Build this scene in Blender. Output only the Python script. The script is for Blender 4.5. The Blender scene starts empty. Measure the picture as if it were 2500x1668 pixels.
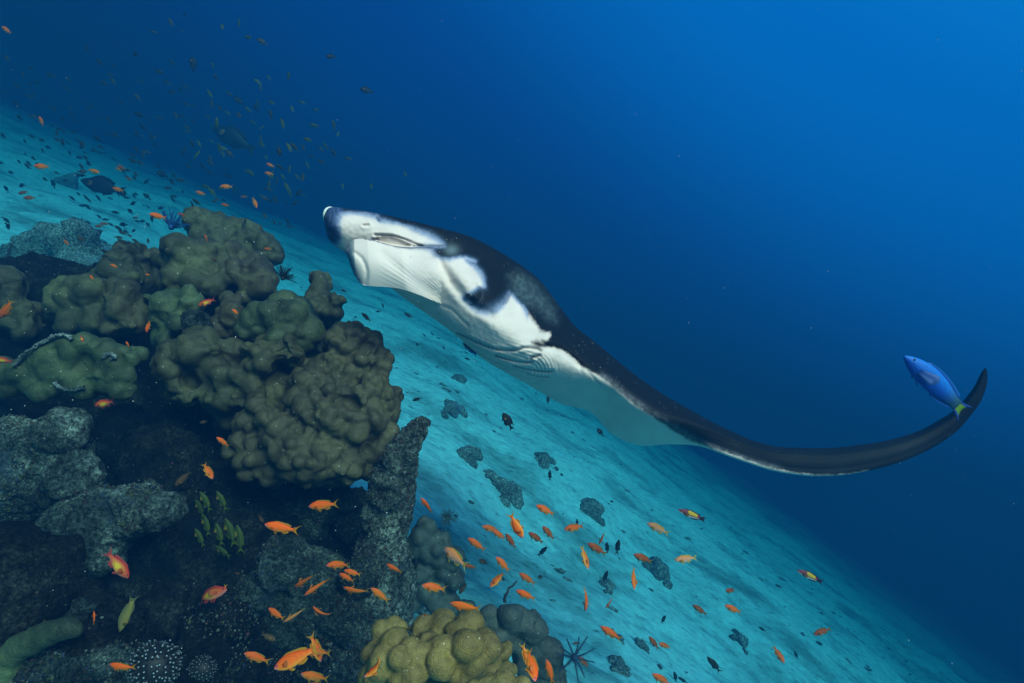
import bpy, bmesh, math, random
import numpy as np
from mathutils import Vector, Matrix

# ------------------------------------------------------------------ camera, water light, sun, exposure
scene = bpy.context.scene
col = scene.collection
R = math.radians
W_IMG, H_IMG, LENS = 2500.0, 1668.0, 20.0
FPX = W_IMG * LENS / 36.0
ROLL = R(24.0)
IM_R = np.array([math.cos(ROLL), 0.0, math.sin(ROLL)])      # image right in the world
IM_U = np.array([-math.sin(ROLL), 0.0, math.cos(ROLL)])     # image up in the world
IM_F = np.array([0.0, 1.0, 0.0])                            # viewing direction

cam_data = bpy.data.cameras.new('camera')
cam_data.lens = LENS; cam_data.sensor_width = 36.0
cam_data.clip_start = 0.02; cam_data.clip_end = 500.0
cam_data.dof.use_dof = False
cam = bpy.data.objects.new('camera', cam_data); col.objects.link(cam)
m = Matrix.Identity(4)
for i in range(3):
    m[i][0] = IM_R[i]; m[i][1] = IM_U[i]; m[i][2] = -IM_F[i]
cam.matrix_world = m
scene.camera = cam

SUN_TO = np.array([0.18, -0.68, 0.69]); SUN_TO /= np.linalg.norm(SUN_TO)
world = bpy.data.worlds.new('World'); scene.world = world; world.use_nodes = True
nt = world.node_tree; nt.nodes.clear()
wo = nt.nodes.new('ShaderNodeOutputWorld'); bg = nt.nodes.new('ShaderNodeBackground')
tc = nt.nodes.new('ShaderNodeTexCoord'); dot = nt.nodes.new('ShaderNodeVectorMath'); dot.operation = 'DOT_PRODUCT'
UPW = Vector((0.323, 0.05, 0.939)).normalized()                # towards the bright surface of the sea
dot.inputs[1].default_value = UPW
mr = nt.nodes.new('ShaderNodeMapRange'); mr.inputs[1].default_value = -1; mr.inputs[2].default_value = 1
rp = nt.nodes.new('ShaderNodeValToRGB'); rp.color_ramp.interpolation = 'EASE'
e = rp.color_ramp.elements
e[0].position = 0.0; e[0].color = (0.000, 0.006, 0.028, 1)
e[1].position = 1.0; e[1].color = (0.003, 0.145, 0.39, 1)
for p, c in ((0.45, (0.0, 0.012, 0.070, 1)), (0.62, (0.0, 0.028, 0.14, 1)), (0.82, (0.0, 0.074, 0.27, 1))):
    k = rp.color_ramp.elements.new(p); k.color = c
nt.links.new(tc.outputs['Generated'], dot.inputs[0]); nt.links.new(dot.outputs['Value'], mr.inputs[0])
nt.links.new(mr.outputs[0], rp.inputs[0]); nt.links.new(rp.outputs[0], bg.inputs[0])
bg.inputs[1].default_value = 1.0
nt.links.new(bg.outputs[0], wo.inputs[0])

sun_data = bpy.data.lights.new('sun', 'SUN'); sun_data.energy = 5.0; sun_data.angle = R(32.0)
sun_data.color = (1.0, 0.57, 0.485)
sun = bpy.data.objects.new('sun', sun_data); col.objects.link(sun)
sun.rotation_euler = Vector(-SUN_TO).to_track_quat('-Z', 'Y').to_euler()
sun.location = (0, 0, 8)

vs = scene.view_settings
scene.display_settings.display_device = 'sRGB'
vs.view_transform = 'Standard'; vs.look = 'None'; vs.gamma = 1.0; vs.use_curve_mapping = False
vs.exposure = 1.55
cy = scene.cycles
cy.use_denoising = True
try: cy.denoiser = 'OPENIMAGEDENOISE'
except Exception: pass
cy.max_bounces = 5; cy.diffuse_bounces = 3; cy.glossy_bounces = 2; cy.transmission_bounces = 3
cy.volume_bounces = 1; cy.transparent_max_bounces = 8
cy.caustics_reflective = False; cy.caustics_refractive = False
HAZE = dict(density=0.74, color=(0.0010, 0.0125, 0.0340), absorb=(0.38, 0.695, 0.718))

# ------------------------------------------------------------------ helpers
rng = np.random.default_rng(7)
random.seed(7)

def P(px, py, d):
    """world point that stands d metres in front of the camera along the pixel (px, py)"""
    u = (np.asarray(px, float) - W_IMG / 2) / FPX; v = (H_IMG / 2 - np.asarray(py, float)) / FPX
    d = np.asarray(d, float)
    return (u * d)[..., None] * IM_R + (v * d)[..., None] * IM_U + d[..., None] * IM_F

def PX(V):
    V = np.asarray(V); d = V @ IM_F
    return W_IMG / 2 + FPX * (V @ IM_R) / d, H_IMG / 2 - FPX * (V @ IM_U) / d, d

def smooth(a, b, x):
    t = np.clip((x - a) / (b - a), 0, 1); return t * t * (3 - 2 * t)

_perm = np.random.default_rng(3).permutation(256); _perm = np.concatenate([_perm, _perm, _perm])
_grad = np.random.default_rng(5).normal(size=(256, 3)); _grad /= np.linalg.norm(_grad, axis=1)[:, None]
def noise3(p):
    p = np.asarray(p, float); i = np.floor(p).astype(int); f = p - i; i &= 255
    w = f * f * f * (f * (f * 6 - 15) + 10); out = 0
    for dx in (0, 1):
        for dy in (0, 1):
            for dz in (0, 1):
                h = _perm[_perm[_perm[i[:, 0] + dx] + i[:, 1] + dy] + i[:, 2] + dz]
                g = (_grad[h] * (f - np.array([dx, dy, dz]))).sum(1)
                out = out + g * (w[:, 0] if dx else 1 - w[:, 0]) * (w[:, 1] if dy else 1 - w[:, 1]) * (w[:, 2] if dz else 1 - w[:, 2])
    return out * 1.5
def fbm(p, oct=4, ridged=False):
    a, s, f = 0.0, 1.0, 1.0
    for k in range(oct):
        n = noise3(p * f + 17.3 * k)
        a = a + s * ((0.5 - np.abs(n)) if ridged else n); s *= 0.5; f *= 2.03
    return a

def worley(p):
    """distance to the nearest of one random point per unit cell"""
    p = np.asarray(p, float); i = np.floor(p).astype(int); best = np.full(len(p), 9.0)
    for dx in (-1, 0, 1):
        for dy in (-1, 0, 1):
            for dz in (-1, 0, 1):
                c = i + np.array([dx, dy, dz]); h = _perm[_perm[_perm[c[:, 0] & 255] + (c[:, 1] & 255)] + (c[:, 2] & 255)]
                q = c + 0.5 + _grad[h] * 0.42
                best = np.minimum(best, ((p - q) ** 2).sum(1))
    return np.sqrt(best)

def new_mesh(name, V, F, smooth_shade=True):
    me = bpy.data.meshes.new(name)
    V = np.ascontiguousarray(V, dtype=np.float32).reshape(-1, 3)
    F = np.asarray(F) if not isinstance(F, list) else F
    if isinstance(F, np.ndarray):
        n, k = F.shape
        me.vertices.add(len(V)); me.vertices.foreach_set('co', V.ravel())
        me.loops.add(n * k); me.loops.foreach_set('vertex_index', np.ascontiguousarray(F, dtype=np.int32).ravel())
        me.polygons.add(n); me.polygons.foreach_set('loop_start', np.arange(0, n * k, k, dtype=np.int32))
        me.update(calc_edges=True); me.validate()
    else:
        me.from_pydata(V.tolist(), [], F); me.update()
    me.polygons.foreach_set('use_smooth', np.full(len(me.polygons), smooth_shade, dtype=bool))
    return me

def link(name, me, mat=None, parent=None, loc=None):
    o = bpy.data.objects.new(name, me); col.objects.link(o)
    if mat is not None and me is not None and not me.materials: me.materials.append(mat)
    if parent is not None: o.parent = parent
    if loc is not None: o.location = loc
    return o

def tag(o, label=None, cat=None, group=None, kind=None):
    if label: o['label'] = label
    if cat: o['category'] = cat
    if group: o['group'] = group
    if kind: o['kind'] = kind
    return o

def thing(name, label, cat, loc=(0, 0, 0), group=None):
    o = bpy.data.objects.new(name, None); o.empty_display_size = 0.05; col.objects.link(o); o.location = loc
    return tag(o, label, cat, group)

def set_col(me, C, name='pigment'):
    C = np.asarray(C, np.float32)
    if C.shape[1] == 3: C = np.concatenate([C, np.ones((len(C), 1), np.float32)], 1)
    a = me.color_attributes.new(name, 'FLOAT_COLOR', 'POINT'); a.data.foreach_set('color', np.ascontiguousarray(C).ravel())

def grid_faces(n, m, close=False):
    i = np.arange(n - 1)[:, None]; j = np.arange(m if close else m - 1)[None, :]
    j2 = (j + 1) % m
    return np.stack([i * m + j, i * m + j2, (i + 1) * m + j2, (i + 1) * m + j], -1).reshape(-1, 4)

def ico(sub):
    bm = bmesh.new(); bmesh.ops.create_icosphere(bm, subdivisions=sub, radius=1.0)
    V = np.array([v.co for v in bm.verts]); F = np.array([[v.index for v in f.verts] for f in bm.faces]); bm.free()
    return V, F
ICO = {k: ico(k) for k in (1, 2, 3)}

def voxel_union(balls, voxel, smooth_it=2, sub=2):
    """balls: (centre, radii(3) , random turn) -> one skin over all of them"""
    V0, F0 = ICO[sub]; VV, FF, n = [], [], 0
    for c, r in balls:
        a = rng.normal(size=(3, 3)); q, _ = np.linalg.qr(a)
        VV.append((V0 * r) @ q + c); FF.append(F0 + n); n += len(V0)
    me = new_mesh('tmp', np.concatenate(VV), np.concatenate(FF))
    o = bpy.data.objects.new('tmp', me); col.objects.link(o)
    md = o.modifiers.new('r', 'REMESH'); md.mode = 'VOXEL'; md.voxel_size = voxel; md.adaptivity = 0
    if smooth_it:
        ms = o.modifiers.new('s', 'SMOOTH'); ms.factor = 0.5; ms.iterations = smooth_it
    dg = bpy.context.evaluated_depsgraph_get()
    out = bpy.data.meshes.new_from_object(o.evaluated_get(dg))
    bpy.data.objects.remove(o); bpy.data.meshes.remove(me)
    return out

def coords(me):
    a = np.empty(len(me.vertices) * 3, np.float32); me.vertices.foreach_get('co', a); return a.reshape(-1, 3).astype(float)
def normals(me):
    a = np.empty(len(me.vertices) * 3, np.float32); me.vertices.foreach_get('normal', a); return a.reshape(-1, 3).astype(float)
def put(me, V):
    me.vertices.foreach_set('co', np.ascontiguousarray(V, np.float32).ravel()); me.update()
    me.polygons.foreach_set('use_smooth', np.ones(len(me.polygons), dtype=bool))

# ------------------------------------------------------------------ materials
def mat_new(name):
    m = bpy.data.materials.new(name); m.use_nodes = True
    t = m.node_tree; b = t.nodes['Principled BSDF']; return m, t, b
def nd(t, typ, **kw):
    n = t.nodes.new(typ)
    for k, v in kw.items(): setattr(n, k, v)
    return n
def ramp(t, stops, interp='LINEAR'):
    r = nd(t, 'ShaderNodeValToRGB'); r.color_ramp.interpolation = interp
    els = r.color_ramp.elements
    while len(els) > 1: els.remove(els[-1])
    els[0].position = stops[0][0]; els[0].color = (*stops[0][1], 1)
    for p, c in stops[1:]:
        k = els.new(p); k.color = (*c, 1)
    return r
def noise_tex(t, scale, detail=5, rough=0.6, coord='Object', vec=None):
    n = nd(t, 'ShaderNodeTexNoise'); n.inputs['Scale'].default_value = scale
    n.inputs['Detail'].default_value = detail; n.inputs['Roughness'].default_value = rough
    if vec is None:
        c = nd(t, 'ShaderNodeTexCoord'); vec = c.outputs[coord]
    t.links.new(vec, n.inputs['Vector']); return n
def add_bump(t, b, src, strength, dist):
    bp = nd(t, 'ShaderNodeBump'); bp.inputs['Strength'].default_value = strength; bp.inputs['Distance'].default_value = dist
    t.links.new(src, bp.inputs['Height'])
    if b.inputs['Normal'].is_linked:
        t.links.new(b.inputs['Normal'].links[0].from_socket, bp.inputs['Normal'])
    t.links.new(bp.outputs[0], b.inputs['Normal'])

def coral_mat(name, dark, mid, light, speck=(0.42, 0.45, 0.38)):
    m, t, b = mat_new(name)
    n1 = noise_tex(t, 5.0, 4, 0.6); r1 = ramp(t, [(0.30, dark), (0.52, mid), (0.72, light)])
    t.links.new(n1.outputs['Fac'], r1.inputs[0])
    n2 = noise_tex(t, 55.0, 4, 0.7); r2 = ramp(t, [(0.30, (0.62, 0.62, 0.62)), (0.70, (1.3, 1.3, 1.3))])
    t.links.new(n2.outputs['Fac'], r2.inputs[0])
    mx = nd(t, 'ShaderNodeMix', data_type='RGBA', blend_type='MULTIPLY'); mx.inputs[0].default_value = 1
    t.links.new(r1.outputs[0], mx.inputs[6]); t.links.new(r2.outputs[0], mx.inputs[7])
    # scattered pale grazing scars and grains of sand
    vo = nd(t, 'ShaderNodeTexVoronoi'); vo.inputs['Scale'].default_value = 45.0
    c = nd(t, 'ShaderNodeTexCoord'); t.links.new(c.outputs['Object'], vo.inputs['Vector'])
    rv = ramp(t, [(0.0, (1, 1, 1)), (0.06, (1, 1, 1)), (0.11, (0, 0, 0))]); t.links.new(vo.outputs['Distance'], rv.inputs[0])
    n3 = noise_tex(t, 7.0, 3, 0.6); r3 = ramp(t, [(0.46, (0, 0, 0)), (0.60, (1, 1, 1))]); t.links.new(n3.outputs['Fac'], r3.inputs[0])
    ml = nd(t, 'ShaderNodeMath', operation='MULTIPLY'); t.links.new(rv.outputs[0], ml.inputs[0]); t.links.new(r3.outputs[0], ml.inputs[1])
    m2 = nd(t, 'ShaderNodeMix', data_type='RGBA'); t.links.new(ml.outputs[0], m2.inputs[0])
    t.links.new(mx.outputs[2], m2.inputs[6]); m2.inputs[7].default_value = (*speck, 1)
    t.links.new(m2.outputs[2], b.inputs['Base Color'])
    b.inputs['Roughness'].default_value = 0.62; b.inputs['Specular IOR Level'].default_value = 0.35
    vp = nd(t, 'ShaderNodeTexVoronoi'); vp.inputs['Scale'].default_value = 260.0; t.links.new(c.outputs['Object'], vp.inputs['Vector'])
    add_bump(t, b, vp.outputs['Distance'], 0.45, 0.003)
    nb = noise_tex(t, 130.0, 3, 0.6); add_bump(t, b, nb.outputs['Fac'], 0.45, 0.005)
    nb2 = noise_tex(t, 28.0, 3, 0.5); add_bump(t, b, nb2.outputs['Fac'], 0.35, 0.010)
    return m

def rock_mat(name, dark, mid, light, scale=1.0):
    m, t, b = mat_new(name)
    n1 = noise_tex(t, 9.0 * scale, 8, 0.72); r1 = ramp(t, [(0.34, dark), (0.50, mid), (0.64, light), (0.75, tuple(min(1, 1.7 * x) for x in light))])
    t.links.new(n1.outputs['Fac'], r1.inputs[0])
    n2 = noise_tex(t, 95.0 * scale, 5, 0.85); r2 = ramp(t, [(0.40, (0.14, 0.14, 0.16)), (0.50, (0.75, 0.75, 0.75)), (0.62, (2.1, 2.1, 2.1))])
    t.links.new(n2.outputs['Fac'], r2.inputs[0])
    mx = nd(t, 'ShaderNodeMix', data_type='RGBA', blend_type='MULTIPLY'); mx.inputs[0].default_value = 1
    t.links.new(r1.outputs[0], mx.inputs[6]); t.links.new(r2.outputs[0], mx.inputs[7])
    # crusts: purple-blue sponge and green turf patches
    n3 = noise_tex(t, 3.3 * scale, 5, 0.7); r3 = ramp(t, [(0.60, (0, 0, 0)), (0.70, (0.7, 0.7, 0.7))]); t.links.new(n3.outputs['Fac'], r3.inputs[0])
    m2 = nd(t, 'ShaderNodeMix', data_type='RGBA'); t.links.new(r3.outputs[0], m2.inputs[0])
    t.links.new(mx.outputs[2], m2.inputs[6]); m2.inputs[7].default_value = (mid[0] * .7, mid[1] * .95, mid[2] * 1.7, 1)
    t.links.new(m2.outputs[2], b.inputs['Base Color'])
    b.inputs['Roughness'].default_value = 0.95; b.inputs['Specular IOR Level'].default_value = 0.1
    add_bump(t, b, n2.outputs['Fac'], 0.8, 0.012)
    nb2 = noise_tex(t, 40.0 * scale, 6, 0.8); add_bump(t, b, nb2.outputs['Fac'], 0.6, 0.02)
    return m

def vcol_mat(name, rough=0.5, spec=0.3, bump=None, transl=0.0, sss=0.0):
    m, t, b = mat_new(name)
    a = nd(t, 'ShaderNodeAttribute'); a.attribute_name = 'pigment'
    t.links.new(a.outputs['Color'], b.inputs['Base Color'])
    b.inputs['Roughness'].default_value = rough; b.inputs['Specular IOR Level'].default_value = spec
    if bump:
        nb = noise_tex(t, bump[0], 4, 0.6); add_bump(t, b, nb.outputs['Fac'], bump[1], bump[2])
    if transl > 0:
        tr = nd(t, 'ShaderNodeBsdfTranslucent'); t.links.new(a.outputs['Color'], tr.inputs[0])
        mx = nd(t, 'ShaderNodeMixShader'); mx.inputs[0].default_value = transl
        t.links.new(b.outputs[0], mx.inputs[1]); t.links.new(tr.outputs[0], mx.inputs[2])
        t.links.new(mx.outputs[0], t.nodes['Material Output'].inputs['Surface'])
    return m

def scale_skin(m, amount=0.22, scale=38.0):
    """fine overlapping scales: darker rims and a little relief"""
    t = m.node_tree; b = t.nodes['Principled BSDF']; src_ = b.inputs['Base Color'].links[0].from_socket
    c = nd(t, 'ShaderNodeTexCoord'); mp_ = nd(t, 'ShaderNodeMapping'); mp_.inputs['Scale'].default_value = (1.0, 1.6, 1.6); t.links.new(c.outputs['Object'], mp_.inputs[0])
    v = nd(t, 'ShaderNodeTexVoronoi'); v.inputs['Scale'].default_value = scale; v.inputs['Randomness'].default_value = 0.35; t.links.new(mp_.outputs[0], v.inputs['Vector'])
    r_ = ramp(t, [(0.15, (1.08,) * 3), (0.60, (1 - amount,) * 3)]); t.links.new(v.outputs['Distance'], r_.inputs[0])
    mx = nd(t, 'ShaderNodeMix', data_type='RGBA', blend_type='MULTIPLY'); mx.inputs[0].default_value = 1
    t.links.new(src_, mx.inputs[6]); t.links.new(r_.outputs[0], mx.inputs[7]); t.links.new(mx.outputs[2], b.inputs['Base Color'])

def plain_mat(name, c, rough=0.5, spec=0.3, var=0.25, scale=40):
    m, t, b = mat_new(name)
    n = noise_tex(t, scale, 3, 0.6); lo = tuple(x * (1 - var) for x in c); hi = tuple(min(1, x * (1 + var)) for x in c)
    r = ramp(t, [(0.3, lo), (0.7, hi)]); t.links.new(n.outputs['Fac'], r.inputs[0]); t.links.new(r.outputs[0], b.inputs['Base Color'])
    b.inputs['Roughness'].default_value = rough; b.inputs['Specular IOR Level'].default_value = spec
    return m
# ------------------------------------------------------------------ the sea floor
# in the frame of the tilted camera the bottom climbs gently with distance and falls away ever more steeply to the right
def _prof(xc):                                                                  # slope runs from 0.43 on the left to 0.70 on the right
    return -1.75 - 0.43 * xc - 0.27 * np.log1p(np.exp(np.clip((xc + 0.8) / 1.0, -40, 40)))
def _dprof(xc): return -0.43 - 0.27 / (1 + np.exp(-np.clip((xc + 0.8) / 1.0, -40, 40)))
def ground_z(x, y):
    x = np.asarray(x, float); y = np.asarray(y, float); cr, sr = math.cos(ROLL), math.sin(ROLL)
    up = 0.115 * np.maximum(y, 0); up = up / (1 + (up / 3.4) ** 4) ** 0.25; z = np.full(x.shape, -1.5)
    for _ in range(7):
        xc = x * cr + z * sr; f = -x * sr + z * cr - up - _prof(xc); z = z - f / (cr - _dprof(xc) * sr)
    p = np.stack([x, y, 0 * x], -1).reshape(-1, 3)
    n = (0.17 * fbm(p * 0.30 + 5, 3) + 0.05 * fbm(p * 1.1 + 9, 3)).reshape(x.shape) + 0.30 * smooth(7, 24, y) * fbm(p * 0.16 + 31, 2).reshape(x.shape)
    dent = 0.6 * np.exp(-((x + 0.9) / 1.0) ** 2 - ((y - 1.6) / 0.9) ** 2)           # scoured hollow under the reef
    return z + n - dent
def ray_ground(px, py):
    lo, hi = 0.5, 60.0
    for d in np.linspace(0.8, 60, 900):
        q = P(px, py, d)
        if q[2] < ground_z(q[0:1], q[1:2])[0]: return d
    return 60.0

def axis(a, b, c, n1, n2, n3, far_a, far_b):
    mid = np.linspace(a, b, n1)
    left = a - np.geomspace(0.08, a - far_a, n2)[::-1]; right = b + np.geomspace(0.08, far_b - b, n3)
    return np.concatenate([left, mid, right])
gx = axis(-6, 8, 0, 300, 60, 60, -26, 42); gy = axis(0.2, 12, 0, 300, 16, 90, -4, 58)
X, Y = np.meshgrid(gx, gy, indexing='ij')
Z = ground_z(X, Y)
pp = np.stack([X, Y, 0 * X], -1).reshape(-1, 3)
Z = Z + (0.018 * fbm(pp * 6.0, 3) + 0.010 * fbm(pp * 14.0 + 3, 2)).reshape(X.shape)
me = new_mesh('seabed', np.stack([X, Y, Z], -1).reshape(-1, 3), grid_faces(len(gx), len(gy)))
m_sand, t, b = mat_new('coral_sand')
tc_ = nd(t, 'ShaderNodeTexCoord'); mp = nd(t, 'ShaderNodeMapping'); mp.inputs['Rotation'].default_value = (0, 0, R(35)); mp.inputs['Scale'].default_value = (0.6, 1.0, 1.0)
t.links.new(tc_.outputs['Object'], mp.inputs[0])
n1 = noise_tex(t, 1.1, 8, 0.66, vec=mp.outputs[0]); r1 = ramp(t, [(0.38, (0.27, 0.72, 0.80)), (0.50, (0.24, 0.66, 0.74)), (0.57, (0.17, 0.48, 0.54)), (0.67, (0.10, 0.28, 0.31))])
t.links.new(n1.outputs['Fac'], r1.inputs[0])
n2 = noise_tex(t, 13.0, 7, 0.75, vec=mp.outputs[0]); r2 = ramp(t, [(0.34, (0.45, 0.47, 0.47)), (0.44, (0.87, 0.87, 0.87)), (0.60, (1.12, 1.12, 1.12))])
t.links.new(n2.outputs['Fac'], r2.inputs[0])
mx = nd(t, 'ShaderNodeMix', data_type='RGBA', blend_type='MULTIPLY'); mx.inputs[0].default_value = 1
t.links.new(r1.outputs[0], mx.inputs[6]); t.links.new(r2.outputs[0], mx.inputs[7]); t.links.new(mx.outputs[2], b.inputs['Base Color'])
b.inputs['Roughness'].default_value = 0.95; b.inputs['Specular IOR Level'].default_value = 0.1
add_bump(t, b, n2.outputs['Fac'], 0.6, 0.04)
seabed = tag(link('seabed', me, m_sand), 'pale sandy sea floor sloping down away from the reef', kind='structure')

# ------------------------------------------------------------------ the water: one closed box of even haze
bx = np.array([(x, y, z) for x in (-27.0, 43.0) for y in (-5.0, 59.0) for z in (-42.0, 2.6)])
me = new_mesh('haze', bx, [[0, 1, 3, 2], [4, 6, 7, 5], [0, 4, 5, 1], [2, 3, 7, 6], [0, 2, 6, 4], [1, 5, 7, 3]], False)
m_haze = bpy.data.materials.new('sea_water'); m_haze.use_nodes = True
t = m_haze.node_tree; t.nodes.clear()
o_ = nd(t, 'ShaderNodeOutputMaterial'); pv = nd(t, 'ShaderNodeVolumePrincipled')
pv.inputs['Color'].default_value = (*HAZE['color'], 1); pv.inputs['Density'].default_value = HAZE['density']
pv.inputs['Absorption Color'].default_value = (*HAZE['absorb'], 1); pv.inputs['Anisotropy'].default_value = 0.0
t.links.new(pv.outputs[0], o_.inputs['Volume'])
haze = tag(link('haze', me, m_haze), 'clear blue sea water thickening with distance', 'water', kind='stuff')
# ------------------------------------------------------------------ reef: rock and corals
CR3 = (0, 480, 3.016); CR4 = (400, 750, 2.851); CR5 = (0, 950, 2.184); CR6 = (600, 1150, 3.027); CR7 = (1050, 1150, 2.238); CR8 = (0, 0, 2.35); CR1 = (750, 460, 2.45)
def src(c, x, y): return c[0] + x / c[2], c[1] + y / c[2]

def balls_from(lst, d, crop=None, knob=0, squash=0.12, fill=0, back=1.0, ks=(0.42, 0.64)):
    """(x, y, radius[, depth offset]) in pixels -> balls in the world, each with its own knobs"""
    out = []
    for it in lst:
        x, y, r = it[:3]; dd = it[3] if len(it) > 3 else 0.0
        if crop: (x, y), r = src(crop, x, y), r / crop[2]
        dep = d + dd; rw = r * dep / FPX
        c = P(x, y, dep + rw * back)
        if fill: rw *= fill
        out.append((c, rw * (1 + squash * rng.uniform(-1, 1, 3))))
        if fill: out.append((c + (P(x, y, dep + 1) - P(x, y, dep)) * rw * 1.1, np.full(3, rw * 1.12)))
        dirs = []
        for k in range(knob):                                  # knobs spread evenly over the side that faces the water
            best, bv = -9, None
            for _ in range(8):
                v = rng.normal(size=3); v[1] = -abs(v[1]) * 0.9; v[2] = v[2] * 0.9 + 0.25; v /= np.linalg.norm(v)
                m_ = min([1 - v @ w for w in dirs] + [2])
                if m_ > best: best, bv = m_, v
            dirs.append(bv); s = rng.uniform(*ks)
            out.append((c + bv * rw * rng.uniform(1.02, 1.16) * (1.03 - s), rw * s * (1 + 0.15 * rng.uniform(-1, 1, 3))))
    return out

def coral(name, label, balls, mat, voxel=0.010, bump=0.006, freq=16.0, cell=0.10, dome=0.020, group=None, cat='coral', core=None, smooth_it=1):
    bl = list(balls)
    if core: bl += core
    me = voxel_union(bl, voxel, smooth_it)
    V = coords(me); N = normals(me)
    n = fbm(V * freq, 2) * bump + fbm(V * freq * 0.35 + 3, 2) * bump * 2.2
    wp = V + 0.012 * np.stack([noise3(V * 14 + 1), noise3(V * 14 + 21), noise3(V * 14 + 41)], -1)
    n = n + dome * (0.5 - (worley(wp / cell) / 0.62) ** 2)              # tight rounded lobes with sharp creases between them
    # hollows: sparse pits bitten into the skin
    pit = np.clip(fbm(V * 9.0 + 40, 1) - 0.42, 0, 1) * 0.06
    V = V + N * (n - pit)[:, None]
    put(me, V); me.name = name
    return tag(link(name, me, mat), label, cat, group)

def rock(name, label, balls, mat, voxel=0.010, amp=0.035, freq=7.0, group=None, cat='rock', oct=5):
    me = voxel_union(balls, voxel, 1)
    V = coords(me); N = normals(me)
    n = (fbm(V * freq, oct, True) - 0.55) * amp + fbm(V * 30.0 + 7, 3) * amp * 0.22 + fbm(V * 3.1, 2) * amp * 0.8
    V = V + N * n[:, None]
    put(me, V); me.name = name
    return tag(link(name, me, mat), label, cat, group)

M_PORITES = coral_mat('olive_lobed_coral', (0.024, 0.024, 0.011), (0.054, 0.055, 0.023), (0.112, 0.118, 0.046))
M_PORITES2 = coral_mat('brown_lobed_coral', (0.026, 0.022, 0.011), (0.056, 0.050, 0.022), (0.104, 0.098, 0.042))
M_GREEN = coral_mat('green_lobed_coral', (0.022, 0.030, 0.014), (0.049, 0.068, 0.029), (0.092, 0.126, 0.052))
M_GOLD = coral_mat('golden_lobed_coral', (0.105, 0.072, 0.016), (0.19, 0.138, 0.034), (0.29, 0.22, 0.058), (0.6, 0.55, 0.35))
M_GREY = coral_mat('slate_lobed_coral', (0.026, 0.036, 0.034), (0.042, 0.060, 0.054), (0.068, 0.090, 0.078))
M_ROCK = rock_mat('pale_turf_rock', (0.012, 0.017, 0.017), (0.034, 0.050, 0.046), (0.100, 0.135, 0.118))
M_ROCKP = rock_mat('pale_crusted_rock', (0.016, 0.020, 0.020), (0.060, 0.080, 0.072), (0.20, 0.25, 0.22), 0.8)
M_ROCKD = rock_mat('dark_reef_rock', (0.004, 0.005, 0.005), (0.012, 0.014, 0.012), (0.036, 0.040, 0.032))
M_RUB = rock_mat('rubble_rock', (0.07, 0.11, 0.115), (0.13, 0.20, 0.205), (0.21, 0.31, 0.31), 0.6)

# the dark rock that carries the reef
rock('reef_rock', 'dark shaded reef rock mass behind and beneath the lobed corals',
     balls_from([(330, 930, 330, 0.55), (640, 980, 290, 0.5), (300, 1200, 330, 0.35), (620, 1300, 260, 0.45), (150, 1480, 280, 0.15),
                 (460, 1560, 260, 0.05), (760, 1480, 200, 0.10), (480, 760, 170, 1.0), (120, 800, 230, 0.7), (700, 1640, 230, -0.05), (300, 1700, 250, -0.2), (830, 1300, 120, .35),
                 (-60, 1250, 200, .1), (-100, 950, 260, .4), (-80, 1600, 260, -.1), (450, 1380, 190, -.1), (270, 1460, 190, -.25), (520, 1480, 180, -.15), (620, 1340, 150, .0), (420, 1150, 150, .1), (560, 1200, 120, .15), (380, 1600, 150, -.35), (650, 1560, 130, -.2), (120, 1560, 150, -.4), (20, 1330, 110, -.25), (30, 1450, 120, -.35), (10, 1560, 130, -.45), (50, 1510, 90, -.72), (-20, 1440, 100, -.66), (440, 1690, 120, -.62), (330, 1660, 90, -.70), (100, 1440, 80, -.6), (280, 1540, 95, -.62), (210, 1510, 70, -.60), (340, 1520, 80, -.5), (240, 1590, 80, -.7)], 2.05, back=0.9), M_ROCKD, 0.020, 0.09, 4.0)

R_GROUP = 'pale turf-covered rocks of the lower reef'
rock('reef_rock', 'pale rough rock face at the left edge below the green coral',
     balls_from([(110, 1105, 95), (20, 1120, 105), (150, 1055, 62), (60, 1190, 100), (175, 1160, 60), (-60, 1150, 120)], 1.80), M_ROCKP, 0.009, 0.032, 8, R_GROUP)
rock('reef_rock', 'pale rough sloping rock slab between the left rock face and the yellow snappers',
     balls_from([(260, 1265, 88), (335, 1235, 75), (175, 1300, 80), (120, 1370, 70), (395, 1240, 52), (90, 1430, 55), (230, 1330, 70)], 1.72), M_ROCKP, 0.009, 0.032, 8, R_GROUP)
pillar = [(1036, 1030, 15, 0), (1022, 1046, 20, 0), (1004, 1076, 27, 0), (985, 1115, 38, 0), (967, 1160, 52, 0), (955, 1210, 60, 0), (945, 1265, 68, 0), (938, 1330, 76, 0),
          (935, 1400, 80, 0), (925, 1470, 90, -.02), (905, 1540, 110, -.03), (885, 1620, 120, -.05)]
pillar = [tuple(np.array(p_) * (1 - s_) + np.array(q_) * s_) for p_, q_ in zip(pillar[:-1], pillar[1:]) for s_ in (0, .33, .66)] + [pillar[-1]]
rock('reef_rock', 'tall tapering rock pillar with a pale pointed tip beside the big coral head', balls_from(pillar, 1.92, squash=0.15), M_ROCKP, 0.008, 0.026, 9, R_GROUP)
rock('reef_rock', 'broad turf-covered boulder at the foot of the rock pillar',
     balls_from([(770, 1420, 105), (850, 1470, 110), (690, 1380, 75), (730, 1500, 110), (880, 1400, 60), (640, 1450, 60)], 1.85), M_ROCK, 0.009, 0.034, 8, R_GROUP)
rock('reef_rock', 'blue-grey rock under the overhang of the big coral head',
     balls_from([(790, 1235, 58), (842, 1215, 42), (735, 1225, 50), (700, 1200, 45), (760, 1290, 45), (852, 1290, 38)], 2.25), M_ROCK, 0.010, 0.030, 8, R_GROUP)
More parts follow.
